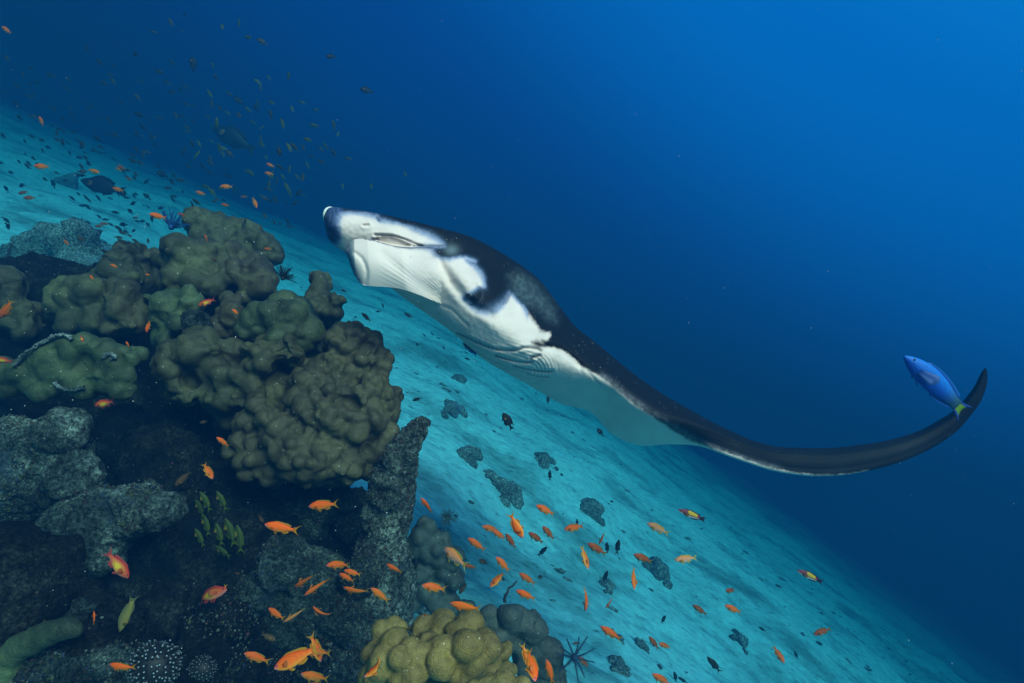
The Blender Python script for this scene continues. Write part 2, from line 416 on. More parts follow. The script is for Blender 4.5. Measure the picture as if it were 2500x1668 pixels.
rock('reef_rock', 'dim rock at the bottom edge among the dark knobbed corals',
     balls_from([(90, 1640, 70), (190, 1630, 50), (270, 1625, 55), (330, 1690, 50), (20, 1690, 80)], 1.30), M_ROCK, 0.008, 0.026, 9, R_GROUP)
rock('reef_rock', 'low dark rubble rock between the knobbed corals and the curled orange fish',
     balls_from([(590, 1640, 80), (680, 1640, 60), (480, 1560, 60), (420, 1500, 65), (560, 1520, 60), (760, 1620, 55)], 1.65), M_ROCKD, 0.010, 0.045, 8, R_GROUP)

# the big lobed coral heads
G_LOBED = 'lobed coral heads on the reef'
A = [(1330, 220, 120, .28), (1440, 250, 85, .32), (1250, 250, 130, .25), (1535, 345, 55, .35), (1490, 430, 78, .28), (1400, 380, 82, .22), (1590, 610, 62, .30), (1455, 550, 96, .16), (1535, 640, 84, .18),
     (1592, 745, 66, .22), (1400, 630, 115, .10), (1300, 820, 180, .06), (1545, 880, 84, .20), (1200, 600, 130, .10), (1000, 520, 120, .10), (1010, 690, 150, .06), (830, 900, 170, .02),
     (900, 1010, 160, 0), (1050, 1060, 180, 0), (1240, 1050, 170, .04), (1390, 1100, 95, .12), (650, 1050, 140, .06), (600, 810, 105, .10), (640, 690, 70, .10), (1140, 1120, 130, .06),
     (760, 1130, 105, .08), (480, 1010, 66, .12), (1180, 420, 110, .22), (1100, 830, 140, .04), (1480, 1000, 80, .16), (1570, 960, 66, .25), (1150, 760, 120, .03), (1440, 770, 110, .09), (560, 930, 90, .1), (720, 780, 90, .07), (1330, 470, 120, .22), (1290, 380, 110, .25), (1100, 480, 110, .2)]
coral('lobed_coral', 'largest brown-olive lobed coral head overhanging the rock pillar', balls_from(A, 1.92, CR4, 8, fill=1.10, ks=(0.34, 0.52)), M_PORITES2, 0.0075, cell=0.062, dome=0.018,
      core=[(P(690, 960, 2.45), np.array([0.30, 0.26, 0.30])), (P(760, 1000, 2.40), np.array([0.24, 0.24, 0.24]))], group=G_LOBED)
coral('lobed_coral', 'dark olive coral knobs low in the shade right of the green coral', balls_from([(380, 480, 100), (400, 590, 115), (620, 560, 62), (510, 640, 60), (90, 590, 70), (150, 610, 55), (520, 480, 60), (590, 420, 40), (700, 400, 62), (640, 290, 48), (570, 280, 44), (850, 250, 45), (890, 330, 70), (760, 330, 60), (60, 400, 110), (240, 280, 120), (340, 300, 70), (120, 330, 100), (480, 330, 90, .1), (560, 480, 90, .1), (700, 520, 90, .1), (300, 420, 90, .08), (760, 230, 90, .12), (480, 560, 80, .1), (240, 520, 80, .1)], 2.08, CR4, 7, fill=1.3, ks=(0.36, 0.56)),
      M_PORITES, 0.009, group=G_LOBED)
coral('lobed_coral', 'rounded green-topped coral head above the largest lobed head', balls_from([(850, 110, 165), (960, 160, 125, .05), (700, 110, 120, .05), (780, 40, 90, .1), (900, 40, 90, .12), (620, 160, 80, .06), (1010, 220, 70, .1)], 2.18, CR4, 7, fill=1.28, ks=(0.36, 0.56)), M_GREEN, 0.009, group=G_LOBED)
coral('lobed_coral', 'blocky pale-topped coral head rising in the middle of the reef crest', balls_from([(1330, 400, 105, .05), (1400, 500, 150), (1520, 480, 140, .04), (1610, 600, 130, .04), (1330, 570, 110), (1450, 620, 150), (1270, 480, 80, .1), (1570, 680, 80, .05), (1300, 650, 90), (1420, 400, 70, .1)], 2.62, CR3, 6, fill=1.28, ks=(0.36, 0.56)),
      M_PORITES, 0.010, group=G_LOBED)
coral('lobed_coral', 'pair of smooth coral domes right of the blocky coral head', balls_from([(1700, 440, 88, .1), (1720, 560, 84), (1880, 560, 105, .05), (1930, 640, 100), (1860, 680, 105), (1660, 500, 60, .1)], 2.68, CR3, 6, fill=1.28, ks=(0.36, 0.56)), M_PORITES2, 0.010, group=G_LOBED)
coral('lobed_coral', 'farthest coral ridge with a pale ledge at the top of the reef', balls_from([(1450, 180, 85), (1590, 230, 92, .05), (1740, 270, 100, .05), (1850, 310, 88), (1940, 370, 86), (2010, 430, 66), (1560, 330, 105), (1750, 390, 120), (1890, 450, 100), (1650, 360, 100), (1480, 280, 70)], 3.35, CR3, 7, fill=1.28, ks=(0.36, 0.56)),
      M_PORITES, 0.012, group=G_LOBED)
coral('lobed_coral', 'single smooth coral dome left of the blocky coral head', balls_from([(880, 570, 122), (800, 590, 78), (940, 610, 66), (830, 650, 70)], 2.72, CR3, 5, fill=1.28, ks=(0.36, 0.56)), M_PORITES, 0.010, group=G_LOBED)
coral('lobed_coral', 'wide double-lobed coral head at mid height on the left', balls_from([(560, 730, 105), (480, 720, 100, .03), (690, 700, 95), (630, 820, 125), (400, 810, 80), (700, 940, 85), (560, 880, 100), (690, 830, 100), (520, 940, 80)], 2.42, CR3, 6, fill=1.28, ks=(0.36, 0.56)), M_PORITES, 0.010, group=G_LOBED)
coral('lobed_coral', 'upright dark coral lobe split by a sagging crack', balls_from([(905, 735, 108), (925, 820, 120), (870, 870, 95), (960, 920, 95), (850, 950, 80)], 2.36, CR3, 5, fill=1.28, ks=(0.36, 0.56)), M_PORITES2, 0.009, group=G_LOBED)
coral('lobed_coral', 'twin rounded coral lobes left of the encrusted pale knob', balls_from([(1240, 800, 100), (1380, 775, 86), (1180, 850, 78), (1330, 880, 85), (1270, 920, 90), (1080, 745, 36, .1), (1320, 950, 58, -.05), (1240, 1040, 70)], 2.30, CR3, 5, fill=1.28, ks=(0.36, 0.56)), M_GREEN, 0.009, group=G_LOBED)
coral('lobed_coral', 'small pale-crusted knob among the olive coral heads', balls_from([(1460, 940, 90), (1470, 1010, 90), (1420, 990, 70)], 2.20, CR3, 7, fill=1.28, ks=(0.36, 0.56)), M_ROCK, 0.008, 0.010, 26, group=G_LOBED)
coral('lobed_coral', 'small upright coral lobe with an orange fish at its top', balls_from([(1690, 870, 86), (1660, 940, 86), (1690, 760, 48, .1), (1760, 755, 30, .1)], 2.32, CR3, 5, fill=1.28, ks=(0.36, 0.56)), M_PORITES2, 0.009, group=G_LOBED)
coral('lobed_coral', 'nearest green coral head with a white-rimmed flap at the left', balls_from([(260, 1190, 66), (330, 1130, 62), (420, 1085, 62), (480, 1070, 46), (580, 1170, 100), (650, 1120, 70), (250, 1320, 115), (160, 1340, 80), (540, 1290, 115), (800, 1180, 105), (880, 1230, 105), (960, 1170, 80), (820, 1310, 115), (700, 1320, 80), (20, 1300, 80), (60, 1370, 80), (380, 1300, 70), (930, 1310, 62), (900, 1420, 75), (300, 1420, 60), (400, 1200, 95), (330, 1230, 90), (450, 1200, 90), (440, 1380, 80), (620, 1400, 80)], 1.92, CR3, 5, fill=1.28, ks=(0.36, 0.56)),
      M_GREEN, 0.0085, group=G_LOBED)
coral('lobed_coral', 'dim coral head cut by the left edge of the reef', balls_from([(50, 660, 115), (0, 740, 120), (40, 830, 95), (190, 860, 72), (180, 960, 80), (90, 900, 80), (-60, 650, 110)], 2.52, CR3, 6, fill=1.28, ks=(0.36, 0.56)), M_PORITES2, 0.010, group=G_LOBED)
coral('lobed_coral', 'small knobby coral outcrop on the right shoulder of the reef', balls_from([(85, 570, 58, .1), (60, 640, 62, .05), (60, 715, 82), (140, 740, 60), (215, 668, 28), (170, 690, 30), (150, 655, 22), (10, 740, 70)], 2.85, CR1, 7, fill=1.28, ks=(0.36, 0.56)), M_PORITES, 0.009, group=G_LOBED)
coral('lobed_coral', 'row of small dark corals along the far crest behind the single dome', balls_from([(900, 420, 60), (1010, 410, 56), (1060, 480, 62), (1130, 560, 70), (960, 480, 60), (1160, 470, 60), (1200, 650, 80), (1080, 620, 60), (700, 640, 60), (420, 660, 60), (330, 690, 50)], 2.95, CR3, 6, fill=1.28, ks=(0.36, 0.56)), M_PORITES2, 0.011, group=G_LOBED)

# corals behind and in front at the foot of the slope
coral('lobed_coral', 'big golden-brown lobed coral at the bottom edge',
      balls_from([(1000, 1420, 165, -.02), (1110, 1270, 130, .02), (1290, 1170, 110, .09), (1440, 1150, 108, .10), (1640, 1170, 112, .08), (1250, 1340, 120), (1450, 1290, 115, .01), (1450, 1440, 125, -.02), (1620, 1300, 125, .0), (1780, 1300, 115, .04), (1900, 1340, 95, .1),
                  (1680, 1450, 120, .0), (1930, 1470, 85, .1), (905, 1330, 85, .06), (1010, 1215, 95, .10), (1200, 1500, 140, -.03), (940, 1520, 120, .0), (1600, 1560, 140, .0), (1800, 1440, 100, .05), (1130, 1150, 80, .12), (1560, 1210, 90, .06), (1350, 1240, 90, .05), (1150, 1390, 90, -.03)], 1.22, CR6, 0, 0.2),
      M_GOLD, 0.0048, 0.0025, 22, cell=0.095, dome=0.010, core=[(P(1080, 1680, 1.45), np.array([.17, .13, .11]))], group='corals at the foot of the reef')
coral('lobed_coral', 'low golden coral mound in the corner below the big golden coral', balls_from([(1900, 1540, 105), (1790, 1590, 80), (2010, 1580, 85), (1680, 1620, 70), (2080, 1640, 60), (1500, 1650, 60), (1350, 1640, 50)], 1.14, CR6, 0, .15), M_GOLD, 0.005, 0.003, 22, cell=0.07, dome=0.009, group='corals at the foot of the reef')
coral('lobed_coral', 'slate grey lobed coral just behind the golden coral', balls_from([(1250, 1500, 34), (1262, 1530, 42), (1300, 1555, 42), (1335, 1600, 46), (1310, 1640, 58), (1360, 1655, 38), (1290, 1590, 50), (1240, 1560, 40), (1345, 1690, 50), (1300, 1505, 16, .1), (1318, 1512, 14, .12)], 1.72, None, 4), M_GREY, 0.007, group='corals at the foot of the reef')
coral('lobed_coral', 'smooth dark coral ball behind the golden coral', balls_from([(1196, 1496, 25), (1182, 1506, 20), (1210, 1512, 20)], 1.75, None, 0), M_GREY, 0.006, group='corals at the foot of the reef')
coral('lobed_coral', 'hazy green coral cluster in the gap right of the rock pillar', balls_from([(1040, 1296, 33), (1022, 1310, 28), (1075, 1330, 34), (1040, 1345, 42), (1085, 1380, 40), (1030, 1400, 45), (1060, 1440, 50), (1110, 1350, 25), (1120, 1420, 28), (1000, 1470, 40), (1090, 1480, 40), (1140, 1480, 22)], 2.45, None, 3), M_GREY, 0.010, group='corals at the foot of the reef')
coral('sponge', 'long olive sponge lobe lying in the bottom left corner', balls_from([(20, 1610, 40), (10, 1645, 40), (45, 1580, 36), (80, 1560, 34), (115, 1545, 32), (150, 1537, 29), (178, 1537, 23), (-20, 1680, 50), (14, 1628, 41), (32, 1595, 38), (62, 1570, 35), (98, 1552, 33), (132, 1541, 31), (165, 1536, 27)], 1.28, None, 0), M_GREEN, 0.005, 0.004, 22, cat='sponge', smooth_it=6, dome=0.0)
coral('lobed_coral', 'small round blue-flecked coral behind the olive sponge', balls_from([(198, 1500, 36), (208, 1525, 30), (185, 1485, 26), (215, 1490, 22)], 1.42, None, 3), M_ROCK, 0.006, 0.006, 26, group='corals at the foot of the reef')

# knobbed dark corals: a low dome set with short pale-tipped branchlets
def knob_coral(label, px, py, rpx, d, n):
    rw = rpx * d / FPX; c = P(px, py, d + rw * 0.5)
    VV, FF, CC, k0 = [], [], [], 0
    V0, F0 = ICO[2]
    VV.append(V0 * rw * np.array([0.86, 0.7, 0.74])); FF.append(F0); CC.append(np.tile([0.010, 0.012, 0.014], (len(V0), 1))); k0 = len(V0)
    ga = math.pi * (3 - math.sqrt(5))
    for i in range(n):
        z = 1 - 1.55 * (i + .5) / n; r_ = math.sqrt(max(0, 1 - z * z)); a = ga * i
        dirv = np.array([r_ * math.cos(a), r_ * math.sin(a), z]); dirv = dirv + rng.normal(size=3) * 0.05; dirv /= np.linalg.norm(dirv)
        L = rw * 1.05 * rng.uniform(.93, 1.06); r0 = rw * 0.052
        s1 = np.cross(dirv, [0.3, 0.5, 0.81]); s1 /= np.linalg.norm(s1); s2 = np.cross(dirv, s1)
        prof = [(0.6, 1.15), (0.85, 1.1), (0.96, 0.95), (1.0, 0.55), (1.012, 0.05)]
        rings = []
        for (h, w) in prof:
            for q in range(6):
                b_ = q * math.pi / 3
                rings.append(dirv * L * h * np.array([.92, .8, .82]) + (s1 * math.cos(b_) + s2 * math.sin(b_)) * r0 * w)
        VV.append(np.array(rings)); FF4 = grid_faces(5, 6, True) + k0; k0 += 30
        FF.append(np.concatenate([FF4[:, [0, 1, 2]], FF4[:, [0, 2, 3]]]))
        cc = np.repeat(np.array([[0.010, 0.013, 0.015]] * 3 + [[0.10, 0.13, 0.14], [0.55, 0.62, 0.66]]), 6, 0); CC.append(cc)
    me = new_mesh('knobbed_coral', np.concatenate(VV) + c, np.concatenate(FF)); set_col(me, np.concatenate(CC))
    return tag(link('knobbed_coral', me, M_KNOB), label, 'coral', 'knobbed corals with pale tips')
M_KNOB = vcol_mat('knobbed_coral_skin', 0.6, 0.3)
knob_coral('large black knobbed coral with pale tips at the bottom edge', 378, 1625, 66, 1.22, 190)
knob_coral('small black knobbed coral with pale tips near the bottom edge', 495, 1632, 34, 1.26, 90)

# tubes: whip corals and feather stars
def tube(pts, radii, n=6):
    pts = np.asarray(pts, float); V = []
    for i in range(len(pts)):
        tv = pts[min(i + 1, len(pts) - 1)] - pts[max(i - 1, 0)]; tv /= np.linalg.norm(tv) + 1e-9
        s1 = np.cross(tv, [0.21, 0.9, 0.37]); s1 /= np.linalg.norm(s1); s2 = np.cross(tv, s1)
        a = np.arange(n) * 2 * math.pi / n
        V.append(pts[i] + radii[i] * (np.cos(a)[:, None] * s1 + np.sin(a)[:, None] * s2))
    return np.concatenate(V), grid_faces(len(pts), n, True)
M_WHIP = plain_mat('whip_coral_skin', (0.030, 0.040, 0.045), 0.8, 0.1)
def whip(label, pts, d, r):
    p = [P(x, y, d) for x, y in pts]; q = []
    for i in range(len(p) - 1):
        for s in np.linspace(0, 1, 6)[:-1]: q.append(p[i] * (1 - s) + p[i + 1] * s)
    q.append(p[-1]); q = np.array(q) + rng.normal(size=(len(q), 3)) * r * 0.25
    V, F = tube(q, np.linspace(r, r * 0.45, len(q)), 8)
    return tag(link('whip_coral', new_mesh('whip_coral', V, F), M_WHIP), label, 'whip coral', 'whip corals')
whip('thin whip coral standing behind the slate grey coral', [(1231, 1472), (1234, 1452), (1243, 1437), (1261, 1421)], 1.80, 0.0055)
whip('tall thin whip coral at the left edge of the far sand', [(8, 668), (14, 640), (22, 615), (27, 594)], 3.6, 0.014)
whip('short whip stub on the far reef crest', [(596, 556), (596, 545), (598, 535)], 3.4, 0.012)

def feather_star(label, px, py, rpx, d, arms, colr, up_only=False, curl=0.6, thick=0.045):
    rw = rpx * d / FPX; c = P(px, py, d); M = plain_mat('feather_star_skin', colr, 0.8, 0.15, 0.35, 60)
    root = thing('feather_star', label, 'feather star', c, 'feather stars')
    V0, F0 = ICO[2]
    link('disc', new_mesh('disc', V0 * rw * 0.16, F0), M, root)
    for i in range(arms):
        a = 2 * math.pi * i / arms + rng.uniform(-.2, .2); v = np.array([math.cos(a), rng.uniform(-.6, .35), math.sin(a)])
        if up_only: v[2] = abs(v[2]) + .3
        v /= np.linalg.norm(v); side = np.cross(v, [0, 1, 0.2]); side /= np.linalg.norm(side); cu = curl * rng.uniform(-1, 1); L = rw * rng.uniform(.75, 1.05)
        q = [v * L * s + side * cu * L * s * s * .5 for s in np.linspace(0, 1, 9)]
        V, F = tube(q, rw * thick * (1.0 - 0.55 * np.linspace(0, 1, 9)), 5)
        VV, FF, k0 = [V], [F], len(V)
        for j in range(1, 9):                                  # the feathery side branches
            for sgn in (-1, 1):
                for h in (0.0, 0.5):
                    p0 = q[j] * (1 - h) + q[j - 1] * h; tip = p0 + (side * sgn * 0.9 + v * 0.6 + np.array([0, -.3, 0])) * rw * 0.12 * (1.15 - j / 11)
                    w = v * rw * 0.012
                    VV.append(np.array([p0 - w, p0 + w, tip + w * .6, tip - w * .6])); FF.append(np.array([[k0, k0 + 1, k0 + 2, k0 + 3]])); k0 += 4
        link('arm', new_mesh('arm', np.concatenate(VV), np.concatenate(FF)), M, root)
    return root
feather_star('dark blue feather star clinging to the side of the slate grey coral', 1402, 1605, 55, 1.72, 11, (0.012, 0.035, 0.075), thick=0.04)
feather_star('bright blue feather star on the far reef crest', 418, 555, 44, 3.25, 16, (0.02, 0.075, 0.25), True, thick=0.05)
feather_star('bushy black feather star in the saddle of the reef crest', 690, 680, 34, 2.8, 22, (0.012, 0.018, 0.02), True)
feather_star('spiky dark feather star on the hazy coral cluster', 1093, 1264, 24, 2.5, 26, (0.03, 0.06, 0.06))

# low coral and rubble patches lying on the sand
def patch(label, px, py, rpx, squash=0.45, mat=None, knobs=5):
    d = ray_ground(px, py); rw = rpx * d / FPX; c = P(px, py, d); bl = []
    for k in range(16):
        an_, ra = rng.uniform(0, 6.283), math.sqrt(rng.random()); q_ = c + np.array([math.cos(an_), math.sin(an_) * 1.5, 0]) * ra * rw * .85
        q_[2] = ground_z(q_[0:1], q_[1:2])[0] + .26 * rw * (1 - ra); s = rng.uniform(.28, .48)
        bl.append((q_, rw * s * np.full(3, 1.0) * (1.1 - .5 * ra)))
    return rock('patch_reef', label, bl, mat or M_RUB, max(0.012, rw * 0.05), rw * 0.12, 5.0 / rw, 'dark coral patches on the sand', 'coral', oct=4)
patch('ragged dark coral patch on the sand left of the paired dark fish', 1105, 1008, 40)
patch('small dark patch on the sand just above the rock pillar tip', 1120, 930, 22)
patch('long dark coral patch on the sand below the manta belly', 1150, 1120, 44)
patch('round dark patch lower on the sand above the diving orange fish', 1240, 1210, 46)
patch('smaller dark patch joined to the upper end of the round sand patch', 1205, 1170, 30)
patch('rounded dark coral lump on the sand near the bottom edge', 1502, 1632, 36, 0.8)
patch('dark ragged patch on the sand up and right of the rounded lump', 1565, 1578, 26)
patch('faint dark patch on the deep sand farther right', 1802, 1566, 28)
patch('broad faint rubble patch in the middle of the sand', 1600, 1400, 45, 0.3)
patch('faint rubble patch on the sand below the pale pink fish', 1480, 1440, 26, 0.3)
patch('faint rubble patch below the manta wing', 1450, 1250, 40, 0.3)
patch('faint far rubble patch near the manta wing root', 1330, 1130, 36, 0.3)

def mound(label, lst, d, mat):
    return rock('patch_reef', label, balls_from(lst, d, None, 3, .25), mat, 0.05, 0.22, 1.3, 'hazy reef mounds', 'reef mound', oct=5)
mound('hazy dark reef mound behind the left end of the crest', [(120, 640, 60), (180, 620, 60), (230, 640, 55), (80, 680, 60), (250, 680, 60), (150, 700, 70), (100, 600, 35), (200, 585, 30), (290, 650, 40)], 4.6, M_RUB)
mound('small faint reef lump on the far sand behind the parrotfish', [(150, 450, 26), (165, 462, 30)], 10.0, M_RUB)

# loose rubble strewn over the sand
VV, FF, k0 = [], [], 0
V0, F0 = ICO[1]
for i in range(1000):
    y = 1.8 + 12 * rng.random() ** 1.6; x = rng.uniform(-0.75, 0.95) * y
    if fbm(np.array([[x * .5, y * .5, 0.]]), 2)[0] < rng.uniform(-.5, .25): continue
    s = 0.008 + 0.03 * rng.random() ** 3
    z = ground_z(np.array([x]), np.array([y]))[0]
    VV.append((V0 * (1 + .3 * rng.uniform(-1, 1, (len(V0), 1)))) * s * np.array([rng.uniform(.7, 2.2), 1, .6]) + np.array([x, y, z + s * .25])); FF.append(F0 + k0); k0 += len(V0)
tag(link('rubble', new_mesh('rubble', np.concatenate(VV), np.concatenate(FF)), M_RUB), 'scattered bits of coral rubble on the pale sand', 'rubble', kind='stuff')

# encrusting growth: small lumps, tufts and sponges in patches on the rock
VV, FF, CC, k0 = [], [], [], 0
V0, F0 = ICO[1]
TONES = np.array([(0.10, 0.13, 0.115), (0.05, 0.065, 0.055), (0.16, 0.19, 0.165), (0.075, 0.055, 0.045), (0.045, 0.06, 0.10), (0.09, 0.11, 0.05), (0.13, 0.15, 0.13), (0.12, 0.06, 0.06)])
for o in [o for o in col.objects if o.type == 'MESH' and o.name.split('.')[0] == 'reef_rock']:
    Vr, Nr = coords(o.data), normals(o.data); x_, y_, d_ = PX(Vr); to = -Vr / np.linalg.norm(Vr, axis=1)[:, None]
    ok = np.where((d_ > .3) & (x_ > -40) & (x_ < 1150) & (y_ > 900) & (y_ < 1700) & ((Nr * to).sum(1) > .05) & (Nr[:, 2] > -.35) & (fbm(Vr * 5.0 + 60, 3) > .02))[0]
    if not len(ok): continue
    for i in rng.choice(ok, min(len(ok), 2600 if len(Vr) > 60000 else 1500)):
        s = 0.0014 + 0.0034 * rng.random() ** 3; tv = TONES[int((noise3(Vr[i:i + 1] * 6.0 + 9)[0] * .9 + .5 + rng.normal() * .18) * 8) % 8]
        W = V0 * (1 + .35 * rng.uniform(-1, 1, (len(V0), 1))) * s * np.array([1, 1, rng.uniform(.6, 1.8)])
        VV.append(W + Vr[i] + Nr[i] * s * .35); FF.append(F0 + k0); CC.append(np.tile(tv * rng.uniform(.3, .8), (len(V0), 1))); k0 += len(V0)
M_GROW = vcol_mat('encrusting_growth', 0.9, 0.1, (300.0, 0.5, 0.004))
me = new_mesh('encrusting_growth', np.concatenate(VV), np.concatenate(FF)); set_col(me, np.concatenate(CC))
tag(link('encrusting_growth', me, M_GROW), 'small tufts, sponges and crusts growing in patches on the reef rock', 'growth', kind='stuff')

# how far the reef stands behind each patch of the picture, so that fish swim in front of it
ZB = np.full((H_ZB := 1668 // 8 + 2, 2500 // 8 + 2), 1e9)
for o in list(col.objects):
    if o.type == 'MESH' and o.name.split('.')[0] in ('lobed_coral', 'reef_rock', 'sponge', 'knobbed_coral'):
        x_, y_, d_ = PX(coords(o.data)); ok = (d_ > .2) & (x_ >= 0) & (x_ < 2500) & (y_ >= 0) & (y_ < 1668)
        np.minimum.at(ZB, ((y_[ok] // 8).astype(int), (x_[ok] // 8).astype(int)), d_[ok])
def reef_depth(x0, y0, x1, y1):
    xs = sorted((x0, x1)); ys = sorted((y0, y1))
    i0, i1 = int(np.clip((ys[0] - 12) // 8, 0, ZB.shape[0] - 1)), int(np.clip((ys[1] + 12) // 8, 0, ZB.shape[0] - 1)); j0, j1 = int(np.clip((xs[0] - 12) // 8, 0, ZB.shape[1] - 1)), int(np.clip((xs[1] + 12) // 8, 0, ZB.shape[1] - 1))
    return ZB[i0:i1 + 1, j0:j1 + 1].min()

# pale dead crust along the edges of the nearest green coral
M_CRUST = rock_mat('pale_crust', (0.05, 0.07, 0.07), (0.16, 0.20, 0.20), (0.32, 0.37, 0.36))
near_green = [o for o in col.objects if o.get('label', '').startswith('nearest green coral')][0]
for line in ([(105, 1245), (150, 1190), (200, 1140), (260, 1105), (330, 1065), (400, 1030), (460, 1018), (505, 1025), (528, 1060)], [(400, 1370), (430, 1405), (490, 1425), (560, 1420), (640, 1400)], [(760, 1180), (790, 1160), (830, 1160), (845, 1185), (800, 1195)]):
    q_ = []
    for (x0, y0), (x1, y1) in zip(line[:-1], line[1:]):
        for s_ in np.linspace(0, 1, 7)[:-1]:
            x_, y_ = src(CR3, x0 + (x1 - x0) * s_, y0 + (y1 - y0) * s_); q_.append((x_, y_))
    q_ = np.array(q_); dz = np.array([reef_depth(x_, y_, x_, y_) for x_, y_ in q_]); dz = np.minimum(dz, np.median(dz) + .12); dz = np.convolve(np.pad(dz, 3, 'edge'), np.ones(7) / 7, 'valid') - .004
    V, F = tube(P(q_[:, 0] + rng.normal(size=len(q_)) * .8, q_[:, 1] + rng.normal(size=len(q_)) * .8, dz), rng.uniform(.004, .009, len(q_)), 7)
    link('crust', new_mesh('crust', V, F), M_CRUST, near_green)
# ------------------------------------------------------------------ the manta ray
Z1 = (780, 490, 5.8075); Z2 = (1080, 620, 5.2275); Z3 = (1100, 800, 3.9167)
def pts(crop, *l): return [src(crop, x, y) for x, y in l]

# cross-sections from the snout to the wing tip: top contour, bottom contour, depth, and depth offsets round the ring
#           T            B          D     top   front: .2  .45   .72  bottom  back: .72  .45  .2
MS = [((790, 534), (792, 544), 2.13, 0.00, 0.00, 0.00, 0.00, 0.00, 0.01, 0.01, 0.01),
      ((796, 515), (797, 566), 2.11, 0.03, 0.00, -.01, 0.00, 0.03, 0.05, 0.06, 0.05),
      ((811, 506), (806, 588), 2.10, 0.04, 0.00, -.02, 0.00, 0.05, 0.10, 0.11, 0.09),
      ((852, 510), (838, 614), 2.10, 0.05, -.005, -.02, 0.00, 0.07, 0.18, 0.20, 0.14),
      ((921, 521), (880, 634), 2.11, 0.06, 0.00, -.01, 0.02, 0.10, 0.32, 0.34, 0.22),
      ((995, 537), (925, 668), 2.13, 0.07, 0.005, -.01, 0.03, 0.14, 0.45, 0.48, 0.32),
      ((1056, 552), (957, 704), 2.15, 0.09, 0.01, -.03, 0.01, 0.12, 0.55, 0.60, 0.40),
      ((1117, 568), (992, 732), 2.17, 0.12, 0.015, -.06, -.02, 0.12, 0.60, 0.65, 0.46),
      ((1158, 582), (1028, 757), 2.19, 0.15, 0.02, -.08, -.05, 0.11, 0.65, 0.70, 0.50),
      ((1199, 603), (1076, 791), 2.20, 0.18, 0.03, -.09, -.08, 0.10, 0.68, 0.75, 0.55),
      ((1240, 627), (1120, 825), 2.21, 0.21, 0.04, -.09, -.10, 0.09, 0.70, 0.80, 0.60),
      ((1281, 654), (1160, 860), 2.22, 0.24, 0.05, -.08, -.11, 0.10, 0.72, 0.80, 0.60),
      ((1320, 687), (1199, 889), 2.23, 0.26, 0.06, -.07, -.10, 0.12, 0.74, 0.80, 0.60),
      ((1362, 742), (1250, 918), 2.24, 0.26, 0.05, -.06, -.07, 0.16, 0.75, 0.80, 0.58),
      ((1403, 795), (1311, 952), 2.25, 0.22, 0.03, -.06, -.02, 0.22, 0.75, 0.78, 0.52),
      ((1454, 836), (1370, 986), 2.26, 0.18, 0.01, -.05, 0.05, 0.30, 0.74, 0.75, 0.48),
      ((1531, 900), (1439, 1005), 2.27, 0.16, 0.00, -.04, 0.14, 0.48, 0.72, 0.70, 0.45),
      ((1582, 938), (1495, 1060), 2.28, 0.15, 0.00, -.03, 0.18, 0.58, 0.74, 0.66, 0.42),
      ((1633, 971), (1560, 1087), 2.29, 0.14, 0.00, -.02, 0.16, 0.58, 0.70, 0.60, 0.38),
      ((1684, 1000), (1638, 1085), 2.30, 0.13, 0.00, -.02, 0.08, 0.36, 0.55, 0.52, 0.35),
      ((1735, 1028), (1705, 1089), 2.31, 0.12, 0.00, -.02, 0.00, 0.08, 0.34, 0.46, 0.34),
      ((1786, 1053), (1761, 1108), 2.32, 0.11, 0.012, -.008, -.010, 0.014, 0.28, 0.42, 0.32),
      ((1837, 1075), (1820, 1129), 2.33, 0.10, 0.012, -.008, -.010, 0.014, 0.26, 0.40, 0.30),
      ((1893, 1090), (1880, 1148), 2.35, 0.10, 0.012, -.008, -.010, 0.014, 0.25, 0.38, 0.28),
      ((1939, 1093), (1935, 1158), 2.36, 0.10, 0.012, -.008, -.010, 0.014, 0.24, 0.36, 0.26),
      ((1990, 1094), (1995, 1163), 2.37, 0.10, 0.012, -.008, -.010, 0.014, 0.23, 0.34, 0.25),
      ((2041, 1093), (2060, 1160), 2.38, 0.09, 0.012, -.008, -.010, 0.014, 0.22, 0.32, 0.24),
      ((2092, 1087), (2118, 1150), 2.39, 0.09, 0.012, -.008, -.010, 0.014, 0.20, 0.29, 0.22),
      ((2144, 1080), (2175, 1136), 2.40, 0.08, 0.012, -.008, -.010, 0.014, 0.18, 0.26, 0.20),
      ((2195, 1068), (2230, 1116), 2.41, 0.08, 0.012, -.008, -.010, 0.014, 0.16, 0.23, 0.18),
      ((2246, 1051), (2285, 1089), 2.42, 0.07, 0.010, -.006, -.008, 0.012, 0.14, 0.20, 0.15),
      ((2297, 1023), (2337, 1052), 2.42, 0.06, 0.010, -.006, -.008, 0.012, 0.12, 0.17, 0.12),
      ((2333, 999), (2369, 1016), 2.42, 0.05, 0.00, -.012, -.01, 0.02, 0.09, 0.13, 0.10),
      ((2358, 971), (2393, 983), 2.41, 0.04, 0.00, -.010, -.01, 0.015, 0.07, 0.10, 0.07),
      ((2379, 943), (2407, 948), 2.40, 0.03, 0.00, -.008, 0.00, 0.012, 0.05, 0.07, 0.05),
      ((2394, 913), (2411, 916), 2.39, 0.02, 0.00, -.006, 0.00, 0.008, 0.03, 0.04, 0.03),
      ((2404, 898), (2407, 899), 2.38, 0.00, 0.00, 0.00, 0.00, 0.00, 0.005, 0.005, 0.005)]
K = np.array([[*a, *b_, *r_] for a, b_, *r_ in MS], float)
